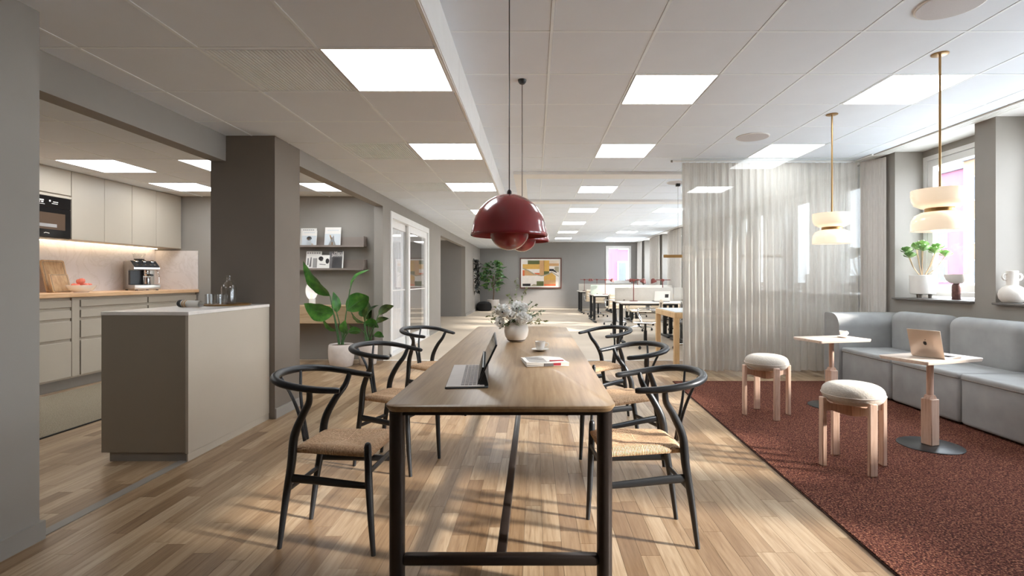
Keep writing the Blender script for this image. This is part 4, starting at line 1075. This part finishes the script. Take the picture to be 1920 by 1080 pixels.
# espresso machine
em = thing('espresso_machine', 'steel espresso machine with glass bean hopper on the worktop', 'coffee machine', (-5.36, 6.99, WT), R(-32))
MB().bbox(-.19, -.02, -.15, .15, .015, .40, .008, 2).build('housing', M_steel, em)
MB().bbox(-.19, .17, -.15, .15, .012, .075, .006, 2).build('drip_tray', M_steel, em)
MB().box(.0, .165, -.13, .13, .075, .079).build('tray_grid', M_black, em, smooth=False)
MB().prism([(-.03, .29), (-.03, .40), (.02, .40), (.15, .315), (.15, .285), (.1, .275)], -.15, .15, 'y').build('head', M_steel, em, smooth=False)
hd = MB().prism([(.022, .402), (.152, .317), (.154, .31), (.018, .398)], -.145, .145, 'y').build('control_panel', M_black, em, smooth=False)
for k in range(3): MB(Matrix.Translation((.06, -.09 + .09 * k, .385)) @ Matrix.Rotation(R(33), 4, 'Y')).lathe([(.026, -.01), (.026, .014), (.02, .02)], 18).build('knob', M_chrome, hd)
for k in range(5): MB(Matrix.Translation((.118, -.1 + .05 * k, .343)) @ Matrix.Rotation(R(33), 4, 'Y')).lathe([(.012, -.006), (.012, .004)], 12).build('button', M_chrome, hd)
MB().lathe([(.05, .40), (.062, .43), (.058, .43), (.048, .405)], 24, (-.1, 0, 0)).build('hopper_base', M_black, em)
MB().lathe([(.06, .43), (.075, .50), (.07, .505), (.056, .435)], 24, (-.1, 0, 0)).build('bean_hopper', M_clear, em)
MB().lathe([(.035, .235), (.04, .25), (.04, .285)], 20, (.08, .02, 0)).build('group_head', M_chrome, em)
pfm = MB().lathe([(.03, .19), (.038, .205), (.038, .235)], 20, (.08, .02, 0)).build('portafilter', M_chrome, em)
MB().tube([(.11, .02, .215), (.25, .02, .205)], [.011, .015], 10).build('handle', M_black, pfm)
MB().lathe([(.04, .079), (.042, .09), (.036, .15), (.038, .18), (.035, .18), (.034, .15)], 24, (.1, .02, 0)).build('milk_jug', M_chrome, em)
MB().tube(smooth_path([(.1, .13, .28), (.14, .14, .2), (.15, .14, .1)], 4), .005, 8).build('steam_wand', M_chrome, em)
MB().bbox(-.03, .03, -.15, -.0, .075, .27, .004, 1).build('back_plate', M_black, em)
for sx in (-.16, .14):
    for sy in (-.12, .12): MB().lathe([(.015, 0), (.015, .014)], 10, (sx, sy, 0)).build('foot', M_black, em)
# runner
rn = MB().bbox(-4.95, -3.70, 2.2, 6.6, .0008, .012, .003, 1).build('runner_rug', M_runner); tag(rn, 'beige runner rug on the kitchen floor', 'rug')
MB().box(-3.705, -3.69, 2.2, 6.6, .0006, .011).build('binding', M_seal, rn, smooth=False)
# island
IX0, IX1, IY0, IY1 = -2.845, -2.275, 3.36, 4.385
isl = thing('kitchen_island', 'free standing greige kitchen island in front of the column', 'kitchen island', ((IX0 + IX1) / 2, (IY0 + IY1) / 2, 0))
hx, hy = (IX1 - IX0) / 2, (IY1 - IY0) / 2
MB().box(-hx, hx - .02, -hy, hy, .06, .96).build('body', M_cab_shade, isl, smooth=False)
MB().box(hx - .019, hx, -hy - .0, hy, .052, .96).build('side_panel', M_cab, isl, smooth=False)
MB().box(-hx + .045, hx - .01, -hy + .012, hy, 0, .06).build('plinth', M_plinth, isl, smooth=False)
MB().box(hx - .012, hx - .003, -hy, hy, 0, .05).build('side_plinth', M_cab, isl, smooth=False)
it = MB().bbox(IX0 - .004, IX1 + .004, IY0 - .004, IY1, .96, .985, .003, 1).build('island_worktop', M_stone); tag(it, 'pale stone worktop on the kitchen island', 'worktop')
IZ = .985
tr = thing('tray', 'thin round brass tray under the carafe on island', 'tray', (-2.52, 4.19, IZ))
MB().lathe([(.15, 0), (.172, .002), (.178, .012), (.175, .013), (.168, .006), (.01, .005)], 40).build('tray_dish', M_brass, tr)
bt = thing('carafe', 'clear glass carafe with narrow neck on the brass tray', 'bottle', (-2.535, 4.24, IZ + .006))
bo = [(.05, 0), (.056, .006), (.057, .13), (.05, .155), (.026, .185), (.017, .2), (.016, .235), (.019, .238)]
MB().lathe(bo + [(r - .003, z + .001) for r, z in bo[::-1][:-2]] + [(.05, .008), (.01, .008)], 36).build('carafe_body', M_clear, bt)
for i, (x, y, lab) in enumerate(((-2.66, 4.19, 'clear fluted water glass nearest the rolled magazine'), (-2.595, 4.13, 'clear fluted water glass in the middle of the tray'), (-2.515, 4.12, 'clear fluted water glass in front of the carafe'))):
    t = thing('water_glass', lab, 'glass', (x, y, IZ + .0062), 0, 'water glasses on the island')
    pr = [(.03, 0), (.033, .003), (.036, .085), (.034, .085), (.031, .008), (.01, .007)]
    MB().lathe(pr, 28).build('glass_body', M_clear, t)
    for k in range(10):
        a = 2 * math.pi * k / 10; MB().tube([(.0335 * math.cos(a), .0335 * math.sin(a), .006), (.0362 * math.cos(a), .0362 * math.sin(a), .082)], .0018, 5).build('flute', M_clear, t)
mg = thing('rolled_magazine', 'rolled up white magazine lying on the island worktop', 'magazine', (-2.60, 3.86, IZ + .0275), R(152))
sp_ = []
for i in range(61):
    a = i / 60 * 2 * math.pi * 2.6; r = .0272 - .0045 * i / 60 * 2.6; sp_.append((r * math.cos(a), r * math.sin(a)))
def roll(x0, x1):
    vs, fs = [], []
    for (y, z) in sp_: vs += [(x0, y, z), (x1, y, z)]
    for i in range(60): fs.append((2*i, 2*i + 2, 2*i + 3, 2*i + 1))
    return MB().add(vs, fs)
roll(-.135, .135).build('pages', M_paper, mg, fix=False)
for x0, x1, m in ((.085, .13, M_ink), (.05, .065, M_skin), (.02, .035, M_skin)):
    b = MB(); b.lathe([(.0279, x0), (.0279, x1)], 28, cap0=False, cap1=False)
    b.v = [(z, x, y) for x, y, z in b.v]; b.build('cover_print', m, mg)

# ------------------------------------------------------------------ alcove: shelves, magazines, sideboard, lamp, plants
def picture_shelf(z, label):
    t = thing('picture_shelf', label, 'shelf', (-3.3, YB, z), 0, 'picture shelves in the alcove')
    MB().box(-.79, .79, -.155, 0, -.012, 0).build('shelf_board', M_shelf, t, smooth=False)
    MB().box(-.79, .79, -.008, 0, 0, .135).build('back_lip', M_shelf, t, smooth=False)
    MB().box(-.79, .79, -.158, -.152, -.022, .006).build('front_lip', M_shelf, t, smooth=False)
    for s in (-1, 1): MB().box(s * .79 - .003, s * .79 + .003, -.155, 0, -.012, .135).build('end_plate', M_shelf, t, smooth=False)
picture_shelf(1.69, 'upper taupe metal picture shelf in the alcove'); picture_shelf(1.352, 'lower taupe metal picture shelf in the alcove')
def magazine(x0, x1, y0, y1, Yd, z, label, art, base=None, lean=8):
    """front cover seen between pixel columns x0..x1 and rows y0..y1"""
    a = px(x0, y1, Yd); w = (x1 - x0) * Yd / F; h = (y1 - y0) * Yd / F
    t = thing('magazine', label, 'magazine', (a.x + w / 2, Yd, z), 0, 'magazines on the picture shelves')
    mt = Matrix.Translation((0, .0, .0015)) @ Matrix.Rotation(R(-lean), 4, 'X')
    MB(mt).box(-w / 2, w / 2, -.004, .004, 0, h).build('pages', base or M_paper, t, smooth=False)
    for (mat, poly) in art:
        MB(mt).prism([(-w / 2 + u * w, v * h) for u, v in poly], -.0052, -.0042, 'y').build('cover_print', mat, t, smooth=False)
    return t, w, h, mt
def disc(u, v, ru, rv, n=14): return [(u + ru * math.cos(2 * math.pi * i / n), v + rv * math.sin(2 * math.pi * i / n)) for i in range(n)]
def rect(u0, u1, v0, v1): return [(u0, v0), (u1, v0), (u1, v1), (u0, v1)]
SD = YB - .075
title = lambda v, c=M_printmid: [(c, rect(.16 + .12 * k, .25 + .12 * k, v, v + .05)) for k in range(6)]
magazine(562, 592, 426, 459.5, SD + .03, 1.69, 'white magazine standing behind another on upper shelf', title(.88))
magazine(565, 593, 431, 459.5, SD - .03, 1.69, 'pale magazine with dark haired portrait on the upper shelf', [(M_paperblue, rect(.02, .98, .02, .66))] + title(.84, M_paperblue) + [(M_ink, disc(.5, .48, .17, .14)), (M_skin, disc(.44, .44, .07, .07)), (M_paper, [(.3, .02), (.36, .3), (.6, .32), (.78, .02)]), (M_skin, [(.7, .02), (.66, .16), (.84, .1), (.84, .02)])])
magazine(608, 638, 424.5, 459.5, SD - .01, 1.69, 'white magazine with beige figure standing alone on upper shelf', [(M_paperblue, rect(.02, .98, .02, .64))] + title(.82, M_paperblue) + [(M_skin, [(.3, .57), (.36, .42), (.42, .3), (.6, .3), (.6, .44), (.56, .57), (.5, .44), (.42, .46), (.38, .58)]), (M_boucle, [(.24, .02), (.4, .3), (.6, .3), (.74, .02)]), (M_skin, rect(.44, .54, .02, .2))])
magazine(573, 602, 470, 502.5, SD - .02, 1.352, 'white magazine with grey photographs on the lower shelf', [(M_printmid, rect(.06 + .15 * k, .16 + .15 * k, .86, .95)) for k in range(6)] + [(M_papergrey, rect(.1, .18, .2, .6)), (M_papergrey, [(.22, .1), (.3, .66), (.36, .66), (.36, .1)]), (M_printmid, rect(.45, .9, .05, .6))])
magazine(594, 617, 477, 502.5, SD - .045, 1.352, 'small black and white portrait book on the lower shelf', [(M_ink, disc(.3, .74, .2, .16)), (M_papergrey, disc(.34, .66, .15, .12)), (M_ink, disc(.84, .55, .15, .2)), (M_ink, [(.2, .3), (.7, .26), (.72, .3), (.2, .34)])])
tm, w, h, mt = magazine(616, 643, 470, 502.5, SD - .03, 1.352, 'grey magazine with white title on the lower shelf', [(M_papergrey, rect(.0, .93, .0, 1.0)), (M_clothgrey, rect(.22, .9, .02, .66))])
for k, (txt, v) in enumerate((('Marc', .84), ('Jacobs', .72))):
    fc = bpy.data.curves.new('title', 'FONT'); fc.body = txt; fc.size = .06; fc.extrude = .0004; fc.align_x = 'RIGHT'; fc.materials.append(M_paper)
    fo_ = bpy.data.objects.new('title', fc); COL.objects.link(fo_); me = bpy.data.meshes.new_from_object(fo_); bpy.data.objects.remove(fo_)
    lt = bpy.data.objects.new('title_lettering', me); COL.objects.link(lt); lt.parent = tm
    lt.matrix_local = mt @ Matrix.Translation((w * .42, -.0058, v * h)) @ Matrix.Rotation(R(90), 4, 'X')
sb = thing('sideboard', 'wall hung oak sideboard under the picture shelves', 'sideboard', (-3.32, YB, .56))
MB().box(-.86, .86, -.32, 0, 0, .255).build('carcass', M_sidewood, sb, smooth=False)
for k in range(3): MB().bbox(-.858 + k * .573, -.858 + k * .573 + .568, -.34, -.321, .004, .25, .002, 1).build('door', M_sidewood, sb, smooth=False)
lm = thing('table_lamp', 'white table lamp with upright oval reflector on the sideboard', 'lamp', (-3.24, 7.45, .815))
MB().lathe([(.055, 0), (.055, .012), (.045, .02), (.045, .09), (.04, .1)], 28).build('base', M_ceram, lm)
rf = MB().add(*(lambda vs, fs: (vs, fs))([(0, .03, .215)] + [(.088 * (k / 4) * math.cos(2*math.pi*i/28), .03 - .05 * (k / 4) ** 2, .215 + .135 * (k / 4) * math.sin(2*math.pi*i/28)) for k in range(1, 5) for i in range(28)],
     [(0, 1 + i, 1 + (i+1) % 28) for i in range(28)] + [(1 + k*28 + i, 1 + (k+1)*28 + i, 1 + (k+1)*28 + (i+1) % 28, 1 + k*28 + (i+1) % 28) for k in range(3) for i in range(28)])).build('reflector', M_lampglow, lm, fix=False)
MB().tube([(.088 * math.cos(R(a)), -.02, .215 + .135 * math.sin(R(a))) for a in range(0, 361, 12)], .004, 6, cap=False).build('rim', M_ceram, lm)
MB().lathe([(.022, .1), (.024, .15), (.012, .17)], 18).build('bulb_cover', M_opal, lm)

def big_leaf(name, base, tip, width, side, sag, mat, parent, org, fold=.25, n=12):
    """pointed blade from base to tip; side = direction across the blade, sag = arch of the midrib"""
    base, tip = Vector(base) - org, Vector(tip) - org; ax = tip - base; L = ax.length; d = ax.normalized()
    s = Vector(side); s = (s - d * s.dot(d)).normalized(); nrm = s.cross(d).normalized()
    vs, fs = [], []
    for i in range(n + 1):
        t = i / n; w = width * .5 * (math.sin(math.pi * min(1, t ** .8)) ** .8) * (1 - .25 * t) if 0 < t < 1 else 0
        c = base + ax * t + nrm * (sag * L * math.sin(math.pi * t))
        for k, u in enumerate((-1, -.5, 0, .5, 1)):
            vs.append(c + s * (w * u) + nrm * (fold * w * abs(u) ** 1.3 + .06 * w * math.sin(t * 19 + u * 2) * abs(u)))
    for i in range(n):
        for k in range(4): fs.append((i*5 + k, i*5 + k + 1, (i+1)*5 + k + 1, (i+1)*5 + k))
    lf = MB().add(vs, fs).build(name, mat, parent, ang=80, fix=False)
    MB().tube([Vector(vs[i*5 + 2]) + nrm * -.002 for i in range(n + 1)], [.006 * (1 - .8 * i / n) for i in range(n + 1)], 6).build('midrib', M_stem, lf)
    return lf
def Z1(x, y): return (560 + x / 4.909, 480 + y / 4.909)
def plant(label, cx, Yp, pot_prof, leaves, mat, stemr):
    org = Vector(((cx - 1003) * Yp / F, Yp, 0))
    t = thing('potted_plant', label, 'potted plant', org)
    MB().lathe(pot_prof, 40).build('pot', M_pot, t, ang=60)
    zt = pot_prof[-1][1]
    MB().lathe([(pot_prof[-1][0] - .002, zt), (.01, zt + .012)], 28, cap1=False).build('soil', M_soil, t)
    for i, (b0, t0, wd, sd, sg, dy0, dy1) in enumerate(leaves):
        pb = px(*Z1(*b0), Yp + dy0); pt = px(*Z1(*t0), Yp + dy1)
        lf = big_leaf('leaf', pb, pt, wd, sd, sg, mat if not isinstance(mat, list) else mat[i % len(mat)], t, org)
        st0 = Vector(((i % 4 - 1.5) * .02, (i // 4 - .5) * .025, zt)); e = pb - org
        MB().tube(smooth_path([tuple(st0), tuple(st0.lerp(e, .5) + Vector((0, 0, .03))), tuple(e)], 5), stemr, 7).build('stem', M_stem, lf)
    return t
plant('tall green large leaved plant in a pale round pot', 640, 7.05,
      [(.13, 0), (.148, .01), (.168, .12), (.172, .22), (.166, .29), (.156, .305), (.148, .30), (.145, .285)],
      [((290, 370), (42, 45), .27, (.8, -.55, .3), .10, 0, -.12), ((325, 528), (48, 436), .30, (.25, -.35, 1), .22, 0, -.1), ((473, 305), (650, 128), .15, (.5, -.8, -.2), .16, .02, .0),
       ((440, 505), (645, 372), .30, (-.2, -.4, .9), .20, .0, -.08), ((345, 690), (222, 572), .11, (.5, -.5, .5), .14, 0, -.05), ((425, 715), (430, 588), .16, (1, -.3, 0), .10, -.02, -.08),
       ((455, 702), (572, 705), .13, (0, -.5, 1), .22, -.05, -.12), ((350, 520), (318, 330), .14, (.7, .7, 0), .1, .05, .08)], M_leaf, .0075)
plant('smaller dark leaved plant in a pale pot beside tall plant', 690, 7.2,
      [(.10, 0), (.112, .01), (.128, .12), (.132, .24), (.128, .305), (.122, .308), (.116, .302), (.114, .29)],
      [((600, 612), (478, 500), .17, (.6, -.4, -.6), .12, 0, -.1), ((610, 612), (735, 452), .20, (.6, -.6, .4), .14, 0, -.06), ((600, 628), (738, 660), .17, (.1, -.6, 1), .2, 0, -.1), ((735, 540), (878, 458), .14, (.2, -.5, 1), .2, 0, .0),
       ((705, 615), (832, 575), .10, (.1, -.5, 1), .16, .02, .05), ((690, 735), (785, 748), .12, (.1, -.6, 1), .24, 0, -.04), ((640, 590), (640, 415), .17, (1, -.2, .1), .06, .03, .05), ((575, 680), (462, 632), .10, (.1, -.5, 1), .2, -.02, -.06), ((600, 560), (580, 470), .13, (1, .2, .2), .05, .05, .06)], [M_leafdk, M_leafdk, M_leaf], .006)

# ------------------------------------------------------------------ far end: fig, dark leafy shape, pouf, painting
fg = thing('potted_fig', 'bushy green fig tree in a white pot before far wall', 'potted plant', (-1.62, 19.9, 0))
MB().lathe([(.17, 0), (.22, .02), (.24, .25), (.235, .4), (.22, .4), (.21, .36), (.01, .35)], 28).build('pot', M_pot, fg)
MB().tube(smooth_path([(0, 0, .35), (.02, 0, .7), (-.02, .02, 1.0), (0, 0, 1.3)], 4), .022, 8).build('trunk', M_bark, fg)
q = random.Random(12); b = MB()
for i in range(150):
    a = q.uniform(0, 6.28); zz = q.uniform(.75, 1.85); rr = q.uniform(.05, .36) * (1.15 - abs(zz - 1.3) * .9)
    p = Vector((rr * math.cos(a), rr * math.sin(a) * .8, zz)); d = Vector((math.cos(a), math.sin(a), q.uniform(-.4, .9)))
    small_leaf(b, p, d, q.uniform(.16, .3), q.uniform(.05, .085), q, .25)
o = b.build('foliage', M_leaffar, fg, smooth=False, fix=False); o['kind'] = 'stuff'
b = MB()
for i in range(9):
    a = q.uniform(0, 6.28); b.tube([(0, 0, .9), (.2 * math.cos(a), .2 * math.sin(a), 1.2), (.4 * math.cos(a), .3 * math.sin(a), q.uniform(1.2, 1.75))], .008, 5)
b.build('branches', M_bark, fg)
dk = thing('dark_wall_leaves', 'blackish trailing plant hanging on the left wall beside fig', 'plant', (XL, 18.6, 1.9))  # dark shape against the wall, built from blackish leaves
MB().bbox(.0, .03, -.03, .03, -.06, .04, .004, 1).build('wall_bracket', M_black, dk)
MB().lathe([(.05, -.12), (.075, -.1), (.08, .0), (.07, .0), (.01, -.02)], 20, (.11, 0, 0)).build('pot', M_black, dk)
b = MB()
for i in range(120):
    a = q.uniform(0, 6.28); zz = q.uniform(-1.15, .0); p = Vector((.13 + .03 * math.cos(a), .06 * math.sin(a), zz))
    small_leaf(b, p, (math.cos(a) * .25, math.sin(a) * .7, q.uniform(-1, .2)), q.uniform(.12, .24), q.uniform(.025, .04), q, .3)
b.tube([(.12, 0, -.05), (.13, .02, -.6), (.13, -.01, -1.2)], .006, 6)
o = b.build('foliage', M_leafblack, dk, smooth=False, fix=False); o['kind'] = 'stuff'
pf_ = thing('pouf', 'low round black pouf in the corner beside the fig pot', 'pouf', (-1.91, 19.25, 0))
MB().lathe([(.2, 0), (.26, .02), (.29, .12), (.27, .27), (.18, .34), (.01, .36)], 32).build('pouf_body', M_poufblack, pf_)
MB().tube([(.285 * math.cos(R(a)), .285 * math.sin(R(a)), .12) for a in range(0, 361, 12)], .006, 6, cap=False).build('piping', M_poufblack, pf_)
pt = thing('painting', 'framed abstract collage of ochre, green and orange blocks on far wall', 'painting', (.235, YF - .001, .815))
b = MB()
for qd in ((-.845, -.80, 0, 1.24), (.80, .845, 0, 1.24), (-.80, .80, 0, .045), (-.80, .80, 1.195, 1.24)): b.box(qd[0], qd[1], -.05, 0, qd[2], qd[3])
b.build('frame', M_frame, pt, smooth=False)
MB().box(-.80, .80, -.02, -.001, .045, 1.195).build('mount', M_paper, pt, smooth=False)
A = dict(o=plain('collage_ochre', rgb(214, 168, 88), .8), t=plain('collage_tan', rgb(206, 160, 112), .8), g=plain('collage_green', rgb(98, 102, 60), .8), r=plain('collage_orange', rgb(220, 112, 70), .8), w=plain('collage_white', rgb(232, 222, 212), .8), k=M_ink, s=plain('collage_sage', rgb(168, 156, 130), .8), p=plain('collage_pale', rgb(222, 204, 184), .8))
def art(mat, *uv, dz=0):
    # u, v in pixels of the close-up of the picture: frame inside 660..1160 by 180..530
    MB().prism([(-.80 + (u - 660) / 500 * 1.6, .045 + (530 - v) / 350 * 1.15) for u, v in uv], -.0205 - .0006 * (1 + dz), -.02, 'y').build('collage_piece', A[mat], pt, smooth=False)
def ar(mat, u0, u1, v0, v1, dz=0): art(mat, (u0, v1), (u1, v1), (u1, v0), (u0, v0), dz=dz)
ar('w', 680, 1140, 198, 515); ar('g', 745, 895, 198, 245, 1); ar('o', 680, 895, 245, 305, 1); ar('t', 895, 955, 198, 390, 1); ar('o', 950, 1018, 198, 335, 1); ar('t', 1018, 1140, 235, 268, 1); ar('p', 1018, 1140, 198, 235, 1)
ar('r', 680, 705, 318, 388, 2); art('t', (705, 385), (860, 385), (820, 355), (705, 310), dz=1); art('r', (820, 352), (895, 352), (895, 378), (860, 375), dz=2); ar('g', 950, 1018, 332, 372, 2); ar('k', 1018, 1078, 303, 330, 2)
art('k', (1060, 330), (1120, 355), (1090, 318), (1078, 318), dz=2); art('s', (1085, 275), (1140, 275), (1140, 345), (1110, 340), (1085, 310), dz=2)
art('o', (950, 460), (1100, 460), (1100, 390), (1050, 350), (950, 395), dz=2); ar('t', 950, 1100, 440, 495, 3); ar('r', 950, 1100, 490, 513, 4); ar('g', 858, 948, 455, 513, 3); ar('k', 680, 780, 485, 515, 2); art('s', (780, 515), (858, 515), (858, 495), (820, 490), dz=3)
art('s', (682, 292), (690, 290), (760, 320), (830, 362), (920, 382), (1000, 362), (1050, 335), (1138, 390), (1138, 400), (1050, 348), (1000, 375), (920, 394), (820, 374), (750, 332), (682, 302), dz=5)

# ------------------------------------------------------------------ office: desks, dividers, chairs, lamps
def make_desk():
    t = thing('office_desk', 'x', 'desk')
    MB().bbox(-.585, .585, -.4, .4, .735, .76, .004, 1).build('desk_top', M_desk, t)
    for s in (-1, 1):
        b = MB(); b.bbox(s * .53 - .035, s * .53 + .035, -.03, .03, .05, .735, .004, 1); b.build('leg', M_black, t)
        MB().bbox(s * .53 - .035, s * .53 + .035, -.34, .34, .0, .035, .006, 1).build('foot', M_black, t)
    MB().box(-.5, .5, -.04, .04, .69, .73).build('beam', M_black, t, smooth=False)
    return t
def make_ochair(cloth, nm='office_chair'):
    t = thing(nm, 'x', 'office chair')
    MB().bbox(-.24, .24, -.22, .22, .44, .485, .02, 3).build('seat', cloth, t, ang=60)
    mt = Matrix.Translation((0, -.22, .47)) @ Matrix.Rotation(R(9), 4, 'X')
    bk = MB(mt).bbox(-.235, .235, -.02, .02, .02, .37, .018, 3).build('backrest', cloth, t, ang=60)
    for k in range(4): MB(mt).bbox(-.225, .225, -.026, .026, .06 + k * .08, .11 + k * .08, .012, 2).build('rib', cloth, bk, ang=60)
    for s in (-1, 1):
        MB().tube(smooth_path([(s * .25, -.26, .80), (s * .25, -.24, .6), (s * .25, -.2, .46), (s * .25, .2, .455)], 4), .012, 8).build('side_rail', M_chrome, t)
        MB().tube(smooth_path([(s * .25, -.22, .66), (s * .29, -.1, .67), (s * .29, .1, .665), (s * .26, .13, .6), (s * .25, .06, .46)], 4), .011, 8).build('armrest', M_chrome, t)
    MB().lathe([(.03, .08), (.03, .3), (.02, .3), (.02, .44)], 14).build('gas_column', M_black, t)
    MB().box(-.1, .1, -.08, .08, .42, .445).build('mechanism', M_black, t, smooth=False)
    for k in range(5):
        a = R(18 + 72 * k); c, s = math.cos(a), math.sin(a)
        ft = MB().tube([(.02 * c, .02 * s, .10), (.3 * c, .3 * s, .075)], [.022, .013], 8).build('base_arm', M_chrome, t)
        MB().sphere((.3 * c, .3 * s, .032), .032, 10, 8, (.8, .8, 1)).build('caster', M_black, ft)
    return t
def make_lamp():
    t = thing('desk_lamp', 'x', 'lamp')
    MB().lathe([(.08, 0), (.08, .012), (.02, .016)], 24).build('base', M_redlamp, t)
    MB().tube([(0, 0, .014), (0, 0, .42)], .009, 10).build('stem', M_redlamp, t)
    MB().tube([(-.16, 0, .42), (.2, 0, .42)], .009, 10).build('arm', M_redlamp, t)
    MB().bbox(-.03, .03, -.02, .02, .39, .44, .006, 1).build('joint', M_redlamp, t)
    MB(Matrix.Translation((.2, 0, .42)) @ Matrix.Rotation(R(20), 4, 'Y')).lathe([(.06, -.06), (.065, -.055), (.035, .02), (.015, .03)], 20, cap0=False).build('shade', M_redlamp, t)
    return t
desk0 = make_desk(); first = [True]
rows = [('A', 10.3, 'nearest'), ('B', 14.75, 'middle'), ('C', 18.8, 'farthest')]
XD = [2.19, 3.37]
for nm, yc_, word in rows:
    for side, sw in ((-1, 'this'), (1, 'far')):
        for i, xd in enumerate(XD):
            dsk = desk0 if first[0] else copy_tree(desk0); first[0] = False
            dsk.location = (xd, yc_ + side * .42, 0); dsk.rotation_euler = (0, 0, 0 if side < 0 else math.pi)
            dsk['label'] = 'white topped office desk on %s side of %s row, %s' % (sw, word, 'aisle end' if i == 0 else 'window end'); dsk['group'] = 'office desks'
    for i, xd in enumerate(XD):
        t = thing('desk_divider', 'cream felt desk divider of %s desk row, %s' % (word, 'aisle end' if i == 0 else 'window end'), 'divider', (xd, yc_, .76), 0, 'desk dividers')
        MB().bbox(-.583, .583, -.014, .014, .0, .265, .006, 2).build('panel', M_felt if (nm, i) != ('B', 0) else M_felt2, t)
        for s in (-.4, .4): MB().box(s - .02, s + .02, -.018, .018, -.022, .03).build('clamp', M_plinth, t, smooth=False)
lamp0 = make_lamp(); first = [True]
for x, y, a, lab in ((1.95, 10.12, 0, 'red desk lamp on the nearest desk row, aisle end'), (2.62, 10.5, 180, 'red desk lamp behind the nearest divider by the laptop'), (3.3, 10.12, 180, 'red desk lamp on the nearest desk row, window end'),
                    (2.0, 14.55, 0, 'red desk lamp on the middle desk row, aisle end'), (3.0, 14.95, 180, 'red desk lamp on the middle desk row, window end'), (1.8, 18.6, 0, 'red desk lamp on the farthest row, aisle end'), (2.3, 19.0, 180, 'red desk lamp on the farthest row, middle')):
    l = lamp0 if first[0] else copy_tree(lamp0); first[0] = False
    l.location = (x, y, .76); l.rotation_euler = (0, 0, R(a)); l['label'] = lab; l['group'] = 'red desk lamps'
oc = make_ochair(M_cloth); first = [True]
for x, y, a, lab in ((1.93, 8.95, 78, 'cream office chair with chrome arms at the nearest desk row'), (3.2, 9.2, -15, 'cream office chair behind the wooden table, window end'), (2.42, 11.95, 185, 'cream office chair on far side of the nearest desks'), (3.4, 11.9, 170, 'cream office chair on far side of nearest desks, window end'),
                    (2.1, 13.3, 5, 'cream office chair on this side of the middle desks'), (3.25, 13.35, -10, 'cream office chair on this side of middle desks, window end'), (2.0, 16.2, 175, 'cream office chair on far side of the middle desks'), (3.2, 16.1, 185, 'cream office chair on far side of middle desks, window end'), (1.95, 17.35, 0, 'cream office chair at the farthest desk row')):
    c = oc if first[0] else copy_tree(oc); first[0] = False
    c.location = (x, y, 0); c.rotation_euler = (0, 0, R(a)); c['label'] = lab; c['group'] = 'cream office chairs'
gc = make_ochair(M_clothgrey); gc.location = (2.66, 8.66, 0); gc.rotation_euler = (0, 0, R(150)); gc['label'] = 'grey seated swivel chair beside the pale wooden table'
lp2 = thing('laptop', 'open white laptop on the nearest office desk row', 'laptop', (2.46, 10.02, .76), R(180))
MB().bbox(-.15, .15, -.1, .1, .0, .012, .003, 1).build('laptop_base', M_black, lp2)
MB(Matrix.Translation((0, .1, .012)) @ Matrix.Rotation(R(-15), 4, 'X')).bbox(-.15, .15, 0, .006, 0, .2, .002, 1).build('laptop_lid', M_paper, lp2)
MB(Matrix.Translation((0, .1, .012)) @ Matrix.Rotation(R(-15), 4, 'X')).box(-.12, -.05, .006, .0068, .07, .14).build('lid_print', M_ink, lp2, smooth=False)
MB(Matrix.Translation((0, .1, .012)) @ Matrix.Rotation(R(-15), 4, 'X')).box(-.14, .14, -.0008, 0, .01, .19).build('display', M_screen, lp2, smooth=False)
# pale wooden table behind the partition
wt_ = thing('wooden_table', 'pale birch table with square legs behind the partition', 'table', (2.85, 7.6, 0))
MB().bbox(-.93, .93, -.56, .56, .655, .735, .006, 1).build('apron', M_highwood, wt_, smooth=False)
MB().bbox(-.90, .90, -.53, .53, .735, .742, .003, 1).build('table_top', plain('pale_blue_linoleum', rgb(206, 212, 216), .5), wt_, smooth=False)
for sx in (-1, 1):
    for sy in (-1, 1): MB().bbox(sx * .93 - (.07 if sx > 0 else 0), sx * .93 + (.07 if sx < 0 else 0), sy * .56 - (.07 if sy > 0 else 0), sy * .56 + (.07 if sy < 0 else 0), 0, .656, .004, 1).build('leg', M_highwood, wt_, smooth=False)
bl = thing('linear_pendant', 'long thin brass bar pendant above the birch table', 'pendant lamp', (3.0, 7.95, 1.53), 0)
MB().bbox(-1.0, 1.0, -.025, .025, 0, .045, .004, 1).build('bar', M_brass, bl)
for s in (-.78, .78):
    MB().tube([(s, 0, .045), (s, 0, ZR - .012 - 1.53)], .0016, 6).build('wire', M_black, bl)
    MB().bbox(s - .03, s + .03, -.03, .03, ZR - .012 - 1.53 - .05, ZR - .012 - 1.53, .004, 1).build('ceiling_box', M_black, bl)
